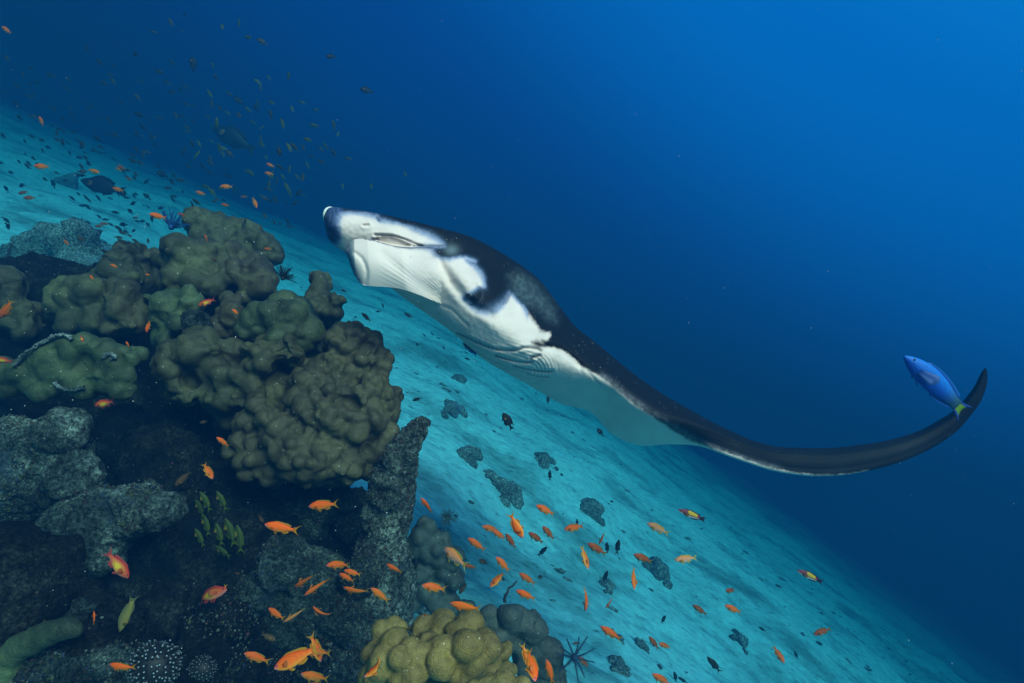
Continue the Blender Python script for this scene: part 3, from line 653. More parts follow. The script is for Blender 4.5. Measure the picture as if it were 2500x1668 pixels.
def catmull(K, n, closed=False):
    """resample rows of K with a Catmull-Rom curve, even steps along the chord of the first columns"""
    m_ = len(K)
    if closed: t = np.linspace(0, m_, n, endpoint=False)
    else:
        seg = np.maximum(np.hypot(*(np.diff((K[:, 0:2] + K[:, 2:4]) / 2, axis=0).T)), 4); cum = np.concatenate([[0], np.cumsum(seg)])
        t = np.interp(np.linspace(0, cum[-1], n), cum, np.arange(m_))
    i = np.clip(np.floor(t).astype(int), 0, m_ - (1 if closed else 2)); f = (t - i)[:, None]
    g = (lambda k: K[k % m_]) if closed else (lambda k: K[np.clip(k, 0, m_ - 1)])
    p0, p1, p2, p3 = g(i - 1), g(i), g(i + 1), g(i + 2)
    return 0.5 * (2 * p1 + (p2 - p0) * f + (2 * p0 - 5 * p1 + 4 * p2 - p3) * f ** 2 + (3 * p1 - p0 - 3 * p2 + p3) * f ** 3)
NS, NR = 820, 150
S_ = catmull(K, NS)
tt = np.array([0.0, 0.2, 0.45, 0.72, 1.0, 0.72, 0.45, 0.2])
# ring parameter: two thirds of the vertices on the side that shows
q = np.concatenate([np.linspace(0, 4, 105, endpoint=False), np.linspace(4, 8, NR - 105, endpoint=False)])
def ring_interp(vals):                                           # vals (NS, 8) closed Catmull-Rom at q
    i = np.floor(q).astype(int); f = (q - i)[None, :]
    p0, p1, p2, p3 = [vals[:, (i + k) % 8] for k in (-1, 0, 1, 2)]
    return 0.5 * (2 * p1 + (p2 - p0) * f + (2 * p0 - 5 * p1 + 4 * p2 - p3) * f ** 2 + (3 * p1 - p0 - 3 * p2 + p3) * f ** 3)
TT = np.clip(ring_interp(np.tile(tt, (NS, 1))), 0, 1); DD = ring_interp(S_[:, 5:13])
PXg = S_[:, 0:1] * (1 - TT) + S_[:, 2:3] * TT; PYg = S_[:, 1:2] * (1 - TT) + S_[:, 3:4] * TT; Dg = S_[:, 4:5] + DD
front = np.tile((q <= 4.0)[None, :], (NS, 1))

def seg_dist(px, py, poly):
    d = np.full(px.shape, 1e9)
    for (ax, ay), (bx_, by) in zip(poly[:-1], poly[1:]):
        vx, vy = bx_ - ax, by - ay; L = vx * vx + vy * vy + 1e-9
        u = np.clip(((px - ax) * vx + (py - ay) * vy) / L, 0, 1)
        d = np.minimum(d, np.hypot(px - ax - u * vx, py - ay - u * vy))
    return d
def sdf(px, py, poly):                                           # positive inside
    c = np.zeros(px.shape, bool); n = len(poly)
    for k in range(n):
        (x1, y1), (x2, y2) = poly[k], poly[(k + 1) % n]
        if y1 == y2: continue
        c ^= ((y1 > py) != (y2 > py)) & (px < (x2 - x1) * (py - y1) / (y2 - y1) + x1)
    d = seg_dist(px, py, list(poly) + [poly[0]])
    return np.where(c, d, -d)

WHITE_FACE = pts(Z1, (300, 190), (420, 172), (560, 182), (700, 205), (800, 232), (850, 285), (950, 295), (1100, 325), (1250, 368), (1400, 430), (1550, 490), (1680, 560), (1760, 620), (1772, 642), (1500, 655), (1300, 700), (1000, 800), (600, 900), (380, 780), (300, 720), (205, 640), (262, 600), (292, 540), (285, 440), (262, 330), (270, 250))
WHITE_MAIN = (pts(Z1, (500, 900), (900, 700), (1280, 690), (1380, 672), (1500, 676), (1580, 700), (1640, 775), (1720, 815), (1850, 832), (1960, 800), (2080, 800), (2200, 860))
              + pts(Z2, (300, 80), (400, 150), (480, 230), (525, 320), (535, 420), (440, 440), (380, 490), (310, 515), (268, 560), (330, 625), (400, 685), (470, 735), (560, 750), (680, 725), (760, 660), (815, 590), (855, 510), (900, 530), (950, 590), (1030, 665), (1090, 760), (1160, 850), (1220, 920), (1250, 990),
                    (1300, 1000), (1370, 995), (1388, 1040), (1345, 1100), (1285, 1130), (1200, 1108), (1140, 1125), (1150, 1160), (1240, 1195), (1400, 1190), (1500, 1212), (1600, 1270), (1700, 1360), (1790, 1440), (1880, 1490))
              + pts(Z3, (1470, 495), (1560, 570), (1700, 690), (1850, 800), (2000, 900), (2150, 1000), (2300, 1085)) + [(1720, 1088), (1761, 1101), (1820, 1122), (1880, 1142), (1935, 1153), (1995, 1160), (2060, 1158), (2120, 1148), (2125, 1200), (1800, 1250), (1400, 1200), (1000, 900), (840, 740)])
GREY_PATCH = pts(Z2, (870, 275), (960, 245), (1080, 300), (1200, 420), (1330, 560), (1420, 720), (1450, 860), (1370, 830), (1250, 720), (1150, 660), (1040, 650), (950, 570), (905, 490), (885, 380))
LINES = [(pts(Z2, (0, 660), (120, 710), (200, 790), (270, 860), (330, 920)), 1.3, .35),
         (pts(Z2, (180, 1010), (350, 1080), (520, 1160), (700, 1220), (880, 1230), (970, 1225), (1020, 1200), (1110, 1197), (1210, 1212), (1260, 1240)), 1.5, .95),
         (pts(Z2, (670, 1295), (820, 1340), (960, 1370), (1080, 1388), (1140, 1372)), 1.4, .9), (pts(Z2, (1130, 1330), (1160, 1315), (1200, 1310), (1240, 1290)), 2.6, 1.0),
         (pts(Z2, (900, 1430), (1050, 1465), (1200, 1490), (1350, 1505), (1405, 1495)), 1.3, .85), (pts(Z3, (730, 440), (830, 465), (940, 476)), 1.3, .6), (pts(Z3, (240, 230), (420, 330), (600, 400), (760, 440)), 1.5, .3),
         (pts(Z3, (150, 200), (260, 280), (400, 350), (560, 410)), 1.6, .25), (pts(Z2, (850, 515), (835, 560), (800, 620), (775, 650)), 1.2, .8),
         (pts(Z1, (790, 488), (900, 492), (1000, 492), (1100, 515), (1200, 548), (1330, 600), (1450, 642)), 1.3, .9), (pts(Z1, (760, 560), (820, 535)), 2.2, .95),
         (pts(Z1, (625, 350), (690, 345)), 1.3, .7), (pts(Z1, (1330, 640), (1560, 645), (1770, 640)), 1.4, .9), (pts(Z1, (810, 240), (835, 290)), 1.6, .8),
         (pts(Z3, (1300, 400), (1400, 520), (1480, 590)), 2.0, .2)]
def npx(px, py, sc): return noise3(np.stack([px.ravel() / sc, py.ravel() / sc, 0 * px.ravel() + 3.3], -1)).reshape(px.shape)
def manta_colour(px, py):
    fine = npx(px, py, 2.3) * 2.2 + npx(px, py, 5.0) * 2.0 + npx(px, py, 14.0) * 2.0
    s = np.maximum(sdf(px, py, WHITE_FACE), sdf(px, py, WHITE_MAIN))
    soft = 4.5 + 6.0 * smooth(-60, 60, npx(px, py, 60.0) * 100)
    soft = np.where(px > 1330, 4.0, soft) + 12.0 * np.exp(-((px - 1195) / 32) ** 2 - ((py - 742) / 30) ** 2)
    w = smooth(-1, 1, (s + fine) / soft)
    black = np.array([0.006, 0.008, 0.010]); white = np.array([0.82, 0.66, 0.61]); blue = np.array([0.16, 0.27, 0.50])
    C = black[None] * (1 - w.ravel()[:, None]) + white[None] * w.ravel()[:, None]
    edge = np.exp(-((s + fine * .6 - 0.5) / (soft * 0.9)) ** 2) * (px < 1290) * 0.6
    C = C * (1 - edge.ravel()[:, None]) + blue[None] * edge.ravel()[:, None]
    g = smooth(-22, 22, sdf(px, py, GREY_PATCH) + fine * 2.2) * (1 - w) * (0.55 + 0.45 * smooth(-.3, .4, npx(px, py, 9.0)))
    C = C * (1 - g.ravel()[:, None]) + np.array([0.060, 0.090, 0.100])[None] * g.ravel()[:, None]
    sm = np.exp(-((px - src(Z1, 1870, 700)[0]) / 17) ** 2 - ((py - src(Z1, 1870, 700)[1]) / 13) ** 2) * (1 - w) * 0.7
    C = C * (1 - sm.ravel()[:, None]) + np.array([0.17, 0.22, 0.24])[None] * sm.ravel()[:, None]
    # pale scratches and specks on the black back
    sp = (smooth(0.56, 0.66, npx(px * 1.0, py, 3.2)) * smooth(0.05, 0.35, npx(px, py, 34.0)) * (1 - w) * 0.30).ravel()[:, None]
    C = C * (1 - sp) + np.array([0.30, 0.34, 0.36])[None] * sp
    # scuffed pale band along the leading edge of the wing
    lead = [(1470, 918), (1525, 963), (1590, 1010), (1650, 1046), (1700, 1076), (1760, 1100), (1830, 1124), (1900, 1146)]
    sc = np.exp(-(seg_dist(px, py, lead) / 9.0) ** 2) * smooth(-.8, .8, .35 * npx(px, py, 4.5) + .4 * npx(px, py, 12.0)) * 0.5
    C = C * (1 - sc.ravel()[:, None]) + np.array([0.32, 0.31, 0.35])[None] * sc.ravel()[:, None]
    # faint, patchy grey tone over the outer wing
    fl = (smooth(1830, 2000, px) * (1 - smooth(2200, 2330, px)) * (.6 + .4 * smooth(-.6, .6, npx(px, py, 40.0))) * (1 - w) * .8).ravel()[:, None]
    C = C * (1 - fl) + np.array([0.013, 0.017, 0.019])[None] * fl
    for poly, wd, k in LINES:
        l = np.exp(-(seg_dist(px, py, poly) / wd) ** 2) * k
        C = C * (1 - l.ravel()[:, None]) + np.array([0.05, 0.06, 0.07])[None] * l.ravel()[:, None]
    # blue-grey streaked tip of the far head fin
    tp = (smooth(846, 826, px) * (1 - w) * (.45 + .55 * smooth(-.3, .5, npx(px * 3.0, py * .5, 9.0)))).ravel()[:, None] * .8
    C = C * (1 - tp) + np.array([0.07, 0.12, 0.27])[None] * tp
    # ring of dark skin round the eye, mottled freckles on the white
    ex, ey = src(Z2, 372, 520); r_ = np.hypot(px - ex, (py - ey) * 1.1); an = np.arctan2(py - ey, px - ex)
    er = (np.exp(-((r_ - 27) / 3.0) ** 2) * smooth(-1.3, -.5, an) * (1 - smooth(1.6, 2.2, an)) * .8).ravel()[:, None]
    C = C * (1 - er) + np.array([0.03, 0.04, 0.055])[None] * er
    fr = (smooth(0.66, 0.72, npx(px + 500, py, 4.2)) * w * .45).ravel()[:, None]
    C = C * (1 - fr) + np.array([0.25, 0.24, 0.23])[None] * fr
    mott = 1 - 0.10 * smooth(-.5, .6, npx(px, py * 1.0, 38.0)).ravel()[:, None] * w.ravel()[:, None]
    return C * mott

# carve folds: grooves along the lines, the sunken mouth, the ridge above the eye, gill pleats
gro = np.zeros_like(Dg)
for poly, wd, k in LINES: gro += 0.010 * k * np.exp(-(seg_dist(PXg, PYg, poly) / (wd + 1.8)) ** 2) - 0.003 * k * np.exp(-((seg_dist(PXg, PYg, poly) - 7) / 4) ** 2)
mouth = pts(Z1, (800, 545), (870, 510), (1000, 505), (1120, 540), (1230, 590), (1330, 640), (1200, 660), (1000, 640), (850, 600))
gro += 0.020 * smooth(-3, 5, sdf(PXg, PYg, mouth))
brow = pts(Z2, (-60, 60), (20, 200), (110, 350), (220, 480), (300, 600), (420, 700), (600, 760))
gro += 0.022 * np.exp(-(seg_dist(PXg, PYg, brow) / 13) ** 2) - 0.020 * np.exp(-((PXg - 1130) / 34) ** 2 - ((PYg - 668) / 40) ** 2)
ex, ey = src(Z2, 372, 520); rr = np.hypot(PXg - ex, (PYg - ey) * 1.1)
gro += 0.003 * np.exp(-((rr - 26) / 5) ** 2) * smooth(0, 12, PXg - ex)
gro += 0.012 * np.exp(-(seg_dist(PXg, PYg, pts(Z2, (870, 250), (890, 330), (880, 420), (855, 510), (800, 620))) / 5) ** 2)
gro += 0.02 * np.exp(-(seg_dist(PXg, PYg, pts(Z2, (1280, 1140), (1400, 1195), (1520, 1220), (1640, 1300), (1760, 1420))) / 7) ** 2)
pl = seg_dist(PXg, PYg, pts(Z3, (150, 180), (420, 310), (760, 420)))
gro += 0.004 * np.sin(pl * 0.75) * np.exp(-(pl / 42) ** 2)
gro += (0.0016 * npx(PXg, PYg, 11.0) + 0.004 * npx(PXg, PYg, 45.0)) * (1 - .85 * smooth(1500, 1750, PXg))
Dg = Dg + np.where(front, gro, 0)
V = P(PXg.ravel(), PYg.ravel(), Dg.ravel())
org = P(1420, 880, 2.6)
F = grid_faces(NS, NR, True)
cap0 = V[:NR].mean(0); cap1 = V[-NR:].mean(0)
Vb = np.concatenate([V, [cap0, cap1]]) - org
ca = [[(i + 1) % NR, i, NS * NR] for i in range(NR)]; cb = [[(NS - 1) * NR + i, (NS - 1) * NR + (i + 1) % NR, NS * NR + 1] for i in range(NR)]
F = np.concatenate([F[:, [0, 1, 2]], F[:, [0, 2, 3]], np.array(ca), np.array(cb)])
me = new_mesh('body', Vb, F)
pxa = np.concatenate([PXg.ravel(), [PXg[0].mean(), PXg[-1].mean()]]); pya = np.concatenate([PYg.ravel(), [PYg[0].mean(), PYg[-1].mean()]])
set_col(me, manta_colour(pxa, pya))
M_MANTA = vcol_mat('manta_skin', 0.62, 0.08, (160.0, 0.10, 0.002))
manta = thing('manta_ray', 'large black and white manta ray gliding over the sand with wing tip raised', 'manta ray', org)
body = link('body', me, M_MANTA, manta)
bm = bmesh.new(); bm.from_mesh(me); bmesh.ops.recalc_face_normals(bm, faces=bm.faces); bm.to_mesh(me); bm.free()

# the near cephalic fin: a thick paddle rolled open in front of the mouth
fr_mask = front.ravel(); bpx, bpy_, bd = PXg.ravel()[fr_mask], PYg.ravel()[fr_mask], Dg.ravel()[fr_mask]
def body_depth(x, y):
    out = np.empty(len(x))
    for i in range(len(x)):
        k = np.argmin((bpx - x[i]) ** 2 + (bpy_ - y[i]) ** 2); out[i] = bd[k]
    return out
CU = [((845, 606), (846, 618)), ((850, 594), (853, 640)), ((862, 586), (864, 668)), ((878, 583), (883, 694)), ((905, 585), (912, 699)), ((935, 593), (945, 701)), ((966, 601), (980, 706)), ((1003, 604), (1015, 717)),
      ((1036, 603), (1052, 732)), ((1062, 605), (1080, 744)), ((1084, 616), (1100, 756)), ((1100, 632), (1116, 768))]
KU = np.array([[*a, *b_] for a, b_ in CU], float)
NU, NV = 150, 90
SU = catmull(KU, NU); vv = (1 - np.cos(np.linspace(0, math.pi, NV))) / 2
cx_ = SU[:, 0:1] * (1 - vv) + SU[:, 2:3] * vv; cy_ = SU[:, 1:2] * (1 - vv) + SU[:, 3:4] * vv
s_al = np.linspace(0, 1, NU)[:, None] * np.ones((1, NV))
cen_x = SU[:, [0, 2]].mean(1); base = np.interp(cen_x, [845, 900, 1000, 1060, 1148], [2.03, 2.015, 2.03, 2.055, 2.09])
bdep = body_depth(cx_[::3].ravel(), cy_[::3].ravel()).reshape(-1, NV)
bdep = np.stack([np.interp(np.arange(NU), np.arange(0, NU, 3), bdep[:, j]) for j in range(NV)], 1)
dep = base[:, None] - 0.022 * np.sin(math.pi * vv)[None, :] + 0.03 * (vv[None, :] - .5) ** 2
dep = dep + 0.060 * (1 - smooth(0, 0.10, s_al))                                   # rim curling away at the free end
blend = smooth(0.52, 0.90, s_al)
dep = np.minimum(dep, bdep - 0.012) * (1 - blend) + (bdep + 0.016 * smooth(.72, 1, s_al) - 0.004) * blend
cres = pts(Z1, (500, 740), (590, 810), (640, 900), (670, 1000), (668, 1090), (640, 1180))
inner = seg_dist(cx_, cy_, cres); dep = dep + 0.006 * np.exp(-(inner / 5.5) ** 2)
# fan of fine ridges towards the root
ang = np.arctan2(cy_ - src(Z1, 1900, 1560)[1], cx_ - src(Z1, 1900, 1560)[0])
dep = dep + 0.0005 * np.sin(ang * 110) * smooth(.25, .45, s_al) * (1 - smooth(.55, .78, s_al)) * np.exp(-((vv[None, :] - .62) / .28) ** 2)
dep = dep + 0.007 * np.exp(-(seg_dist(cx_, cy_, pts(Z1, (900, 760), (1250, 1060), (1600, 1330), (1800, 1500))) / 14) ** 2)
th = (0.006 + 0.030 * np.sin(math.pi * vv)[None, :] ** 0.6) * (0.35 + 0.65 * smooth(0, .25, s_al))
Vf = P(cx_.ravel(), cy_.ravel(), dep.ravel()).reshape(NU, NV, 3); Vk = P(cx_.ravel(), cy_.ravel(), (dep + th).ravel()).reshape(NU, NV, 3)
G = np.concatenate([Vf, Vk[:, ::-1]], 1)                                            # closed ring: front then back
gx_ = np.concatenate([cx_, cx_[:, ::-1]], 1); gy_ = np.concatenate([cy_, cy_[:, ::-1]], 1); isb = np.concatenate([np.zeros_like(cx_), np.ones_like(cx_)], 1)
Fc = grid_faces(NU, 2 * NV, True); n0 = NU * 2 * NV
Vc = np.concatenate([G.reshape(-1, 3), [G[0].mean(0), G[-1].mean(0)]]) - org
ca = [[(i + 1) % (2 * NV), i, n0] for i in range(2 * NV)]; cb = [[(NU - 1) * 2 * NV + i, (NU - 1) * 2 * NV + (i + 1) % (2 * NV), n0 + 1] for i in range(2 * NV)]
Fc = np.concatenate([Fc[:, [0, 1, 2]], Fc[:, [0, 2, 3]], np.array(ca), np.array(cb)])
me = new_mesh('cephalic_fin', Vc, Fc)
x_, y_ = gx_, gy_; fine = npx(x_, y_, 2.3) * 1.6 + npx(x_, y_, 6.0) * 1.6
rim = pts(Z1, (372, 640), (385, 760), (430, 870), (480, 1000), (520, 1100), (570, 1170)); top_e = pts(Z1, (640, 545), (800, 570), (950, 615), (1100, 650), (1280, 668), (1500, 655), (1640, 660), (1720, 720))
w1 = np.exp(-(np.maximum(seg_dist(x_, y_, rim) + fine, 0) / 8.0) ** 2); w2 = np.exp(-(np.maximum(seg_dist(x_, y_, top_e) + fine * .7, 0) / (1.5 + 3.2 * smooth(900, 1060, x_))) ** 2)
C = np.tile(np.array([0.84, 0.68, 0.63]), (x_.size, 1))
base_c = manta_colour(x_.ravel(), y_.ravel()); bl = (np.concatenate([blend, blend[:, ::-1]], 1)).ravel()[:, None]; C = C * (1 - bl) + base_c * bl
for w_, c_ in ((w1 * .9, (0.045, 0.07, 0.17)), (w2 * .9, (0.05, 0.07, 0.14))):
    C = C * (1 - w_.ravel()[:, None]) + np.array(c_)[None] * w_.ravel()[:, None]
fr = (smooth(0.62, 0.70, npx(x_ + 900, y_, 5.0)) * .4).ravel()[:, None]; C = C * (1 - fr) + np.array([.3, .28, .27])[None] * fr
set_col(me, np.concatenate([C, C[:1], C[-1:]]))
link('cephalic_fin', me, M_MANTA, manta)
bm = bmesh.new(); bm.from_mesh(me); bmesh.ops.recalc_face_normals(bm, faces=bm.faces); bm.to_mesh(me); bm.free()

# the far cephalic fin: its pale inner face shows as a sliver past the snout
V0, F0 = ICO[3]
c_ = P(811, 533, 2.20)
me = new_mesh('cephalic_fin', (V0 * np.array([0.022, 0.07, 0.040])) @ np.array([[1, 0, 0.1], [0.1, 1, 0], [-.25, 0, 1]]) + c_ - org, F0)
set_col(me, np.tile([0.72, 0.74, 0.70], (len(V0), 1))); link('cephalic_fin', me, M_MANTA, manta)

# the far wing reaching away from the camera behind the body
VV = []
for k in range(24):
    s = k / 23.0; ch = (1 - s) ** 0.7 * 0.95 + 0.05; d_ = 2.75 + 1.35 * s; cxw, cyw = 1400 + 60 * s, 905 + 30 * s
    a = np.arange(28) * 2 * math.pi / 28; ux, uy = 0.78, 0.62
    al = np.cos(a) * 120 * ch; no = np.sin(a) * (26 * ch + 2)
    VV.append(P(cxw + al * ux - no * uy * .9, cyw + al * uy + no * ux * .9, np.full(28, d_) + 0.12 * np.cos(a) * ch))
VV = np.array(VV).reshape(-1, 3); Fw = grid_faces(24, 28, True); Fw = Fw.tolist() + [list(range(27, -1, -1)), list(range(23 * 28, 24 * 28))]
me = new_mesh('pectoral_fin', VV - org, Fw); up_ = (np.tile(np.arange(28), 24) < 14)
set_col(me, np.where(up_[:, None], [0.62, 0.62, 0.6], [0.012, 0.015, 0.02])); link('pectoral_fin', me, M_MANTA, manta)

# eye
M_EYE = plain_mat('dark_eye', (0.012, 0.012, 0.014), 0.15, 0.5)
e0 = P(1146, 722, float(body_depth(np.array([1146.]), np.array([722.]))[0]) + 0.004)
me = new_mesh('eye', (V0 * np.array([0.017, 0.008, 0.009])) @ np.array([[.9, 0, .43], [0, 1, 0], [-.43, 0, .9]]), F0); link('eye', me, M_EYE, manta, e0 - org)
# ------------------------------------------------------------------ fish
def arc(x, bend):
    """carry a straight fish (x from 0 at the nose to -1) onto a curved spine; bend in radians at the tail"""
    s = np.clip(-x, -0.05, 1.2); n = 60; g = np.linspace(0, 1.2, n); th = bend * g ** 1.6
    cx = np.concatenate([[0], np.cumsum(np.cos((th[1:] + th[:-1]) / 2) * np.diff(g))]); cyy = np.concatenate([[0], np.cumsum(np.sin((th[1:] + th[:-1]) / 2) * np.diff(g))])
    return np.interp(s, g, cx), np.interp(s, g, cyy), np.interp(s, g, th)
def bend_verts(V, bend):
    if abs(bend) < 1e-6: return V + np.array([0.5, 0, 0])
    x, y, th = arc(V[:, 0], bend); ex_, ey_, _ = arc(np.array([-1.0]), bend)
    X = -x + V[:, 1] * np.sin(th); Yv = y + V[:, 1] * np.cos(th)
    out = np.stack([X, Yv, V[:, 2]], -1); out[:, 0] += ex_[0] / 2; out[:, 1] -= ey_[0] / 2
    return out

def fin_mesh(name, outline, c0, c1, bend, y0=0.0, lean=0.0, flip=1):
    """a fin: rows of rays from a base line to a free edge; outline = [(base x, base z, tip x, tip z)], ribbed, with real thickness"""
    o = np.array(outline, float); n = len(o); m_ = 5; V, C = [], []
    for side in (1, -1):
        for i in range(n):
            for j in range(m_):
                f = j / (m_ - 1); x = o[i, 0] * (1 - f) + o[i, 2] * f; z = o[i, 1] * (1 - f) + o[i, 3] * f
                rib = 0.0016 * (1 if i % 2 else 0.4) * (1 - f * .8) + 0.0006
                V.append((x, y0 + lean * f + side * rib, z)); C.append(np.array(c0) * (1 - f) + np.array(c1) * f)
    g = grid_faces(n, m_); F = np.concatenate([g, g[:, ::-1] + n * m_])
    k = n * m_; rimI = [i * m_ for i in range(n)] + [(n - 1) * m_ + j for j in range(1, m_)] + [i * m_ + m_ - 1 for i in range(n - 2, -1, -1)] + [j for j in range(m_ - 2, 0, -1)]
    R_ = np.array([[rimI[i], rimI[(i + 1) % len(rimI)], rimI[(i + 1) % len(rimI)] + k, rimI[i] + k] for i in range(len(rimI))])
    me = new_mesh(name, bend_verts(np.array(V), bend), np.concatenate([F, R_])); set_col(me, np.array(C)); return me

# species: body profile rows (s, top, bottom, half width) with s from the nose, total length 1 to the tail tips
SPEC = {
 'anthias': dict(prof=[(0, 0.000, -0.011, 0.004), (0.02, 0.033, -0.036, 0.019), (0.06, 0.066, -0.062, 0.036), (0.12, 0.099, -0.095, 0.050), (0.2, 0.130, -0.125, 0.061), (0.3, 0.143, -0.143, 0.063), (0.42, 0.134, -0.132, 0.057), (0.54, 0.105, -0.101, 0.044), (0.64, 0.073, -0.067, 0.032), (0.71, 0.051, -0.047, 0.022), (0.76, 0.046, -0.043, 0.015), (0.78, 0.044, -0.040, 0.008)],
   tail=[(-.755, .034, -.98, .165), (-.76, .026, -.90, .095), (-.762, .012, -.865, .035), (-.763, 0, -.855, 0), (-.762, -.012, -.865, -.035), (-.76, -.026, -.90, -.095), (-.755, -.032, -.98, -.160)],
   dors=[(-.20, .108, -.23, .140), (-.27, .120, -.30, .170), (-.36, .120, -.39, .168), (-.45, .108, -.48, .160), (-.54, .088, -.60, .150), (-.60, .070, -.69, .118), (-.64, .058, -.72, .085)],
   anal=[(-.46, -.100, -.49, -.150), (-.52, -.088, -.575, -.165), (-.58, -.072, -.64, -.140), (-.63, -.056, -.685, -.095)],
   pelv=[(-.24, -.110, -.34, -.200), (-.27, -.115, -.38, -.190), (-.30, -.118, -.37, -.165)], eye=(.075, .022, .018)),
 'wrasse': dict(prof=[(0, .000, -.008, .004), (.02, .024, -.026, .016), (.07, .052, -.050, .034), (.15, .082, -.078, .048), (.26, .108, -.098, .056), (.38, .115, -.104, .056), (.50, .106, -.098, .050), (.62, .082, -.080, .040), (.72, .062, -.060, .028), (.79, .056, -.054, .018), (.82, .056, -.054, .010)],
   tail=[(-.80, .050, -1.0, .100), (-.805, .036, -.93, .062), (-.81, .016, -.905, .028), (-.81, 0, -.90, 0), (-.81, -.016, -.905, -.028), (-.805, -.036, -.93, -.062), (-.80, -.050, -1.0, -.098)],
   dors=[(-.22, .096, -.24, .115), (-.32, .108, -.35, .135), (-.45, .108, -.48, .135), (-.58, .090, -.62, .116), (-.68, .068, -.74, .092), (-.72, .060, -.77, .074)],
   anal=[(-.46, -.098, -.50, -.122), (-.56, -.090, -.61, -.116), (-.66, -.072, -.71, -.096), (-.72, -.060, -.76, -.074)],
   pelv=[(-.26, -.094, -.34, -.120), (-.29, -.098, -.37, -.118)], eye=(.085, .030, .012)),
 'damsel': dict(prof=[(0, .000, -.010, .004), (.02, .045, -.045, .02), (.06, .090, -.085, .036), (.13, .145, -.140, .052), (.24, .190, -.185, .062), (.36, .200, -.195, .062), (.48, .175, -.170, .054), (.60, .115, -.110, .040), (.68, .070, -.066, .026), (.74, .052, -.050, .016), (.77, .050, -.048, .008)],
   tail=[(-.75, .046, -.99, .140), (-.755, .030, -.93, .085), (-.76, .010, -.90, .030), (-.76, -.010, -.90, -.030), (-.755, -.030, -.93, -.085), (-.75, -.046, -.99, -.135)],
   dors=[(-.18, .165, -.21, .200), (-.30, .192, -.34, .238), (-.42, .188, -.47, .240), (-.54, .140, -.62, .200), (-.62, .095, -.69, .120)],
   anal=[(-.44, -.180, -.50, -.235), (-.54, -.135, -.61, -.190), (-.62, -.092, -.68, -.115)], pelv=[(-.22, -.175, -.32, -.255), (-.26, -.182, -.34, -.225)], eye=(.08, .04, .018)),
 'parrot': dict(prof=[(0, .000, -.015, .01), (.02, .035, -.045, .028), (.08, .055, -.080, .05), (.16, .085, -.115, .068), (.26, .150, -.150, .080), (.38, .185, -.170, .084), (.50, .175, -.160, .076), (.62, .130, -.120, .058), (.72, .080, -.075, .038), (.79, .060, -.058, .022), (.82, .060, -.058, .012)],
   tail=[(-.80, .055, -1.0, .120), (-.805, .030, -.95, .060), (-.81, 0, -.93, 0), (-.805, -.030, -.95, -.060), (-.80, -.055, -1.0, -.115)],
   dors=[(-.24, .130, -.27, .165), (-.38, .180, -.42, .215), (-.55, .155, -.60, .190), (-.70, .088, -.76, .115)],
   anal=[(-.50, -.155, -.55, -.190), (-.62, -.118, -.67, -.150), (-.72, -.074, -.76, -.095)], pelv=[(-.26, -.145, -.36, -.190), (-.30, -.152, -.37, -.175)], eye=(.10, .03, .014)),
}
def lerp3(a, b, t): return np.array(a)[None] * (1 - t[:, None]) + np.array(b)[None] * t[:, None]
def pal_anthias(back, flank, belly, face, u, z, y):
    C = lerp3(flank, back, smooth(.2, 1.0, z)); k = smooth(-.15, -.95, z); C = C * (1 - k[:, None]) + np.array(belly)[None] * k[:, None]
    k = (1 - smooth(.02, .11, u)) * smooth(.5, -.8, z); C = C * (1 - k[:, None]) + np.array(face)[None] * k[:, None]; return C
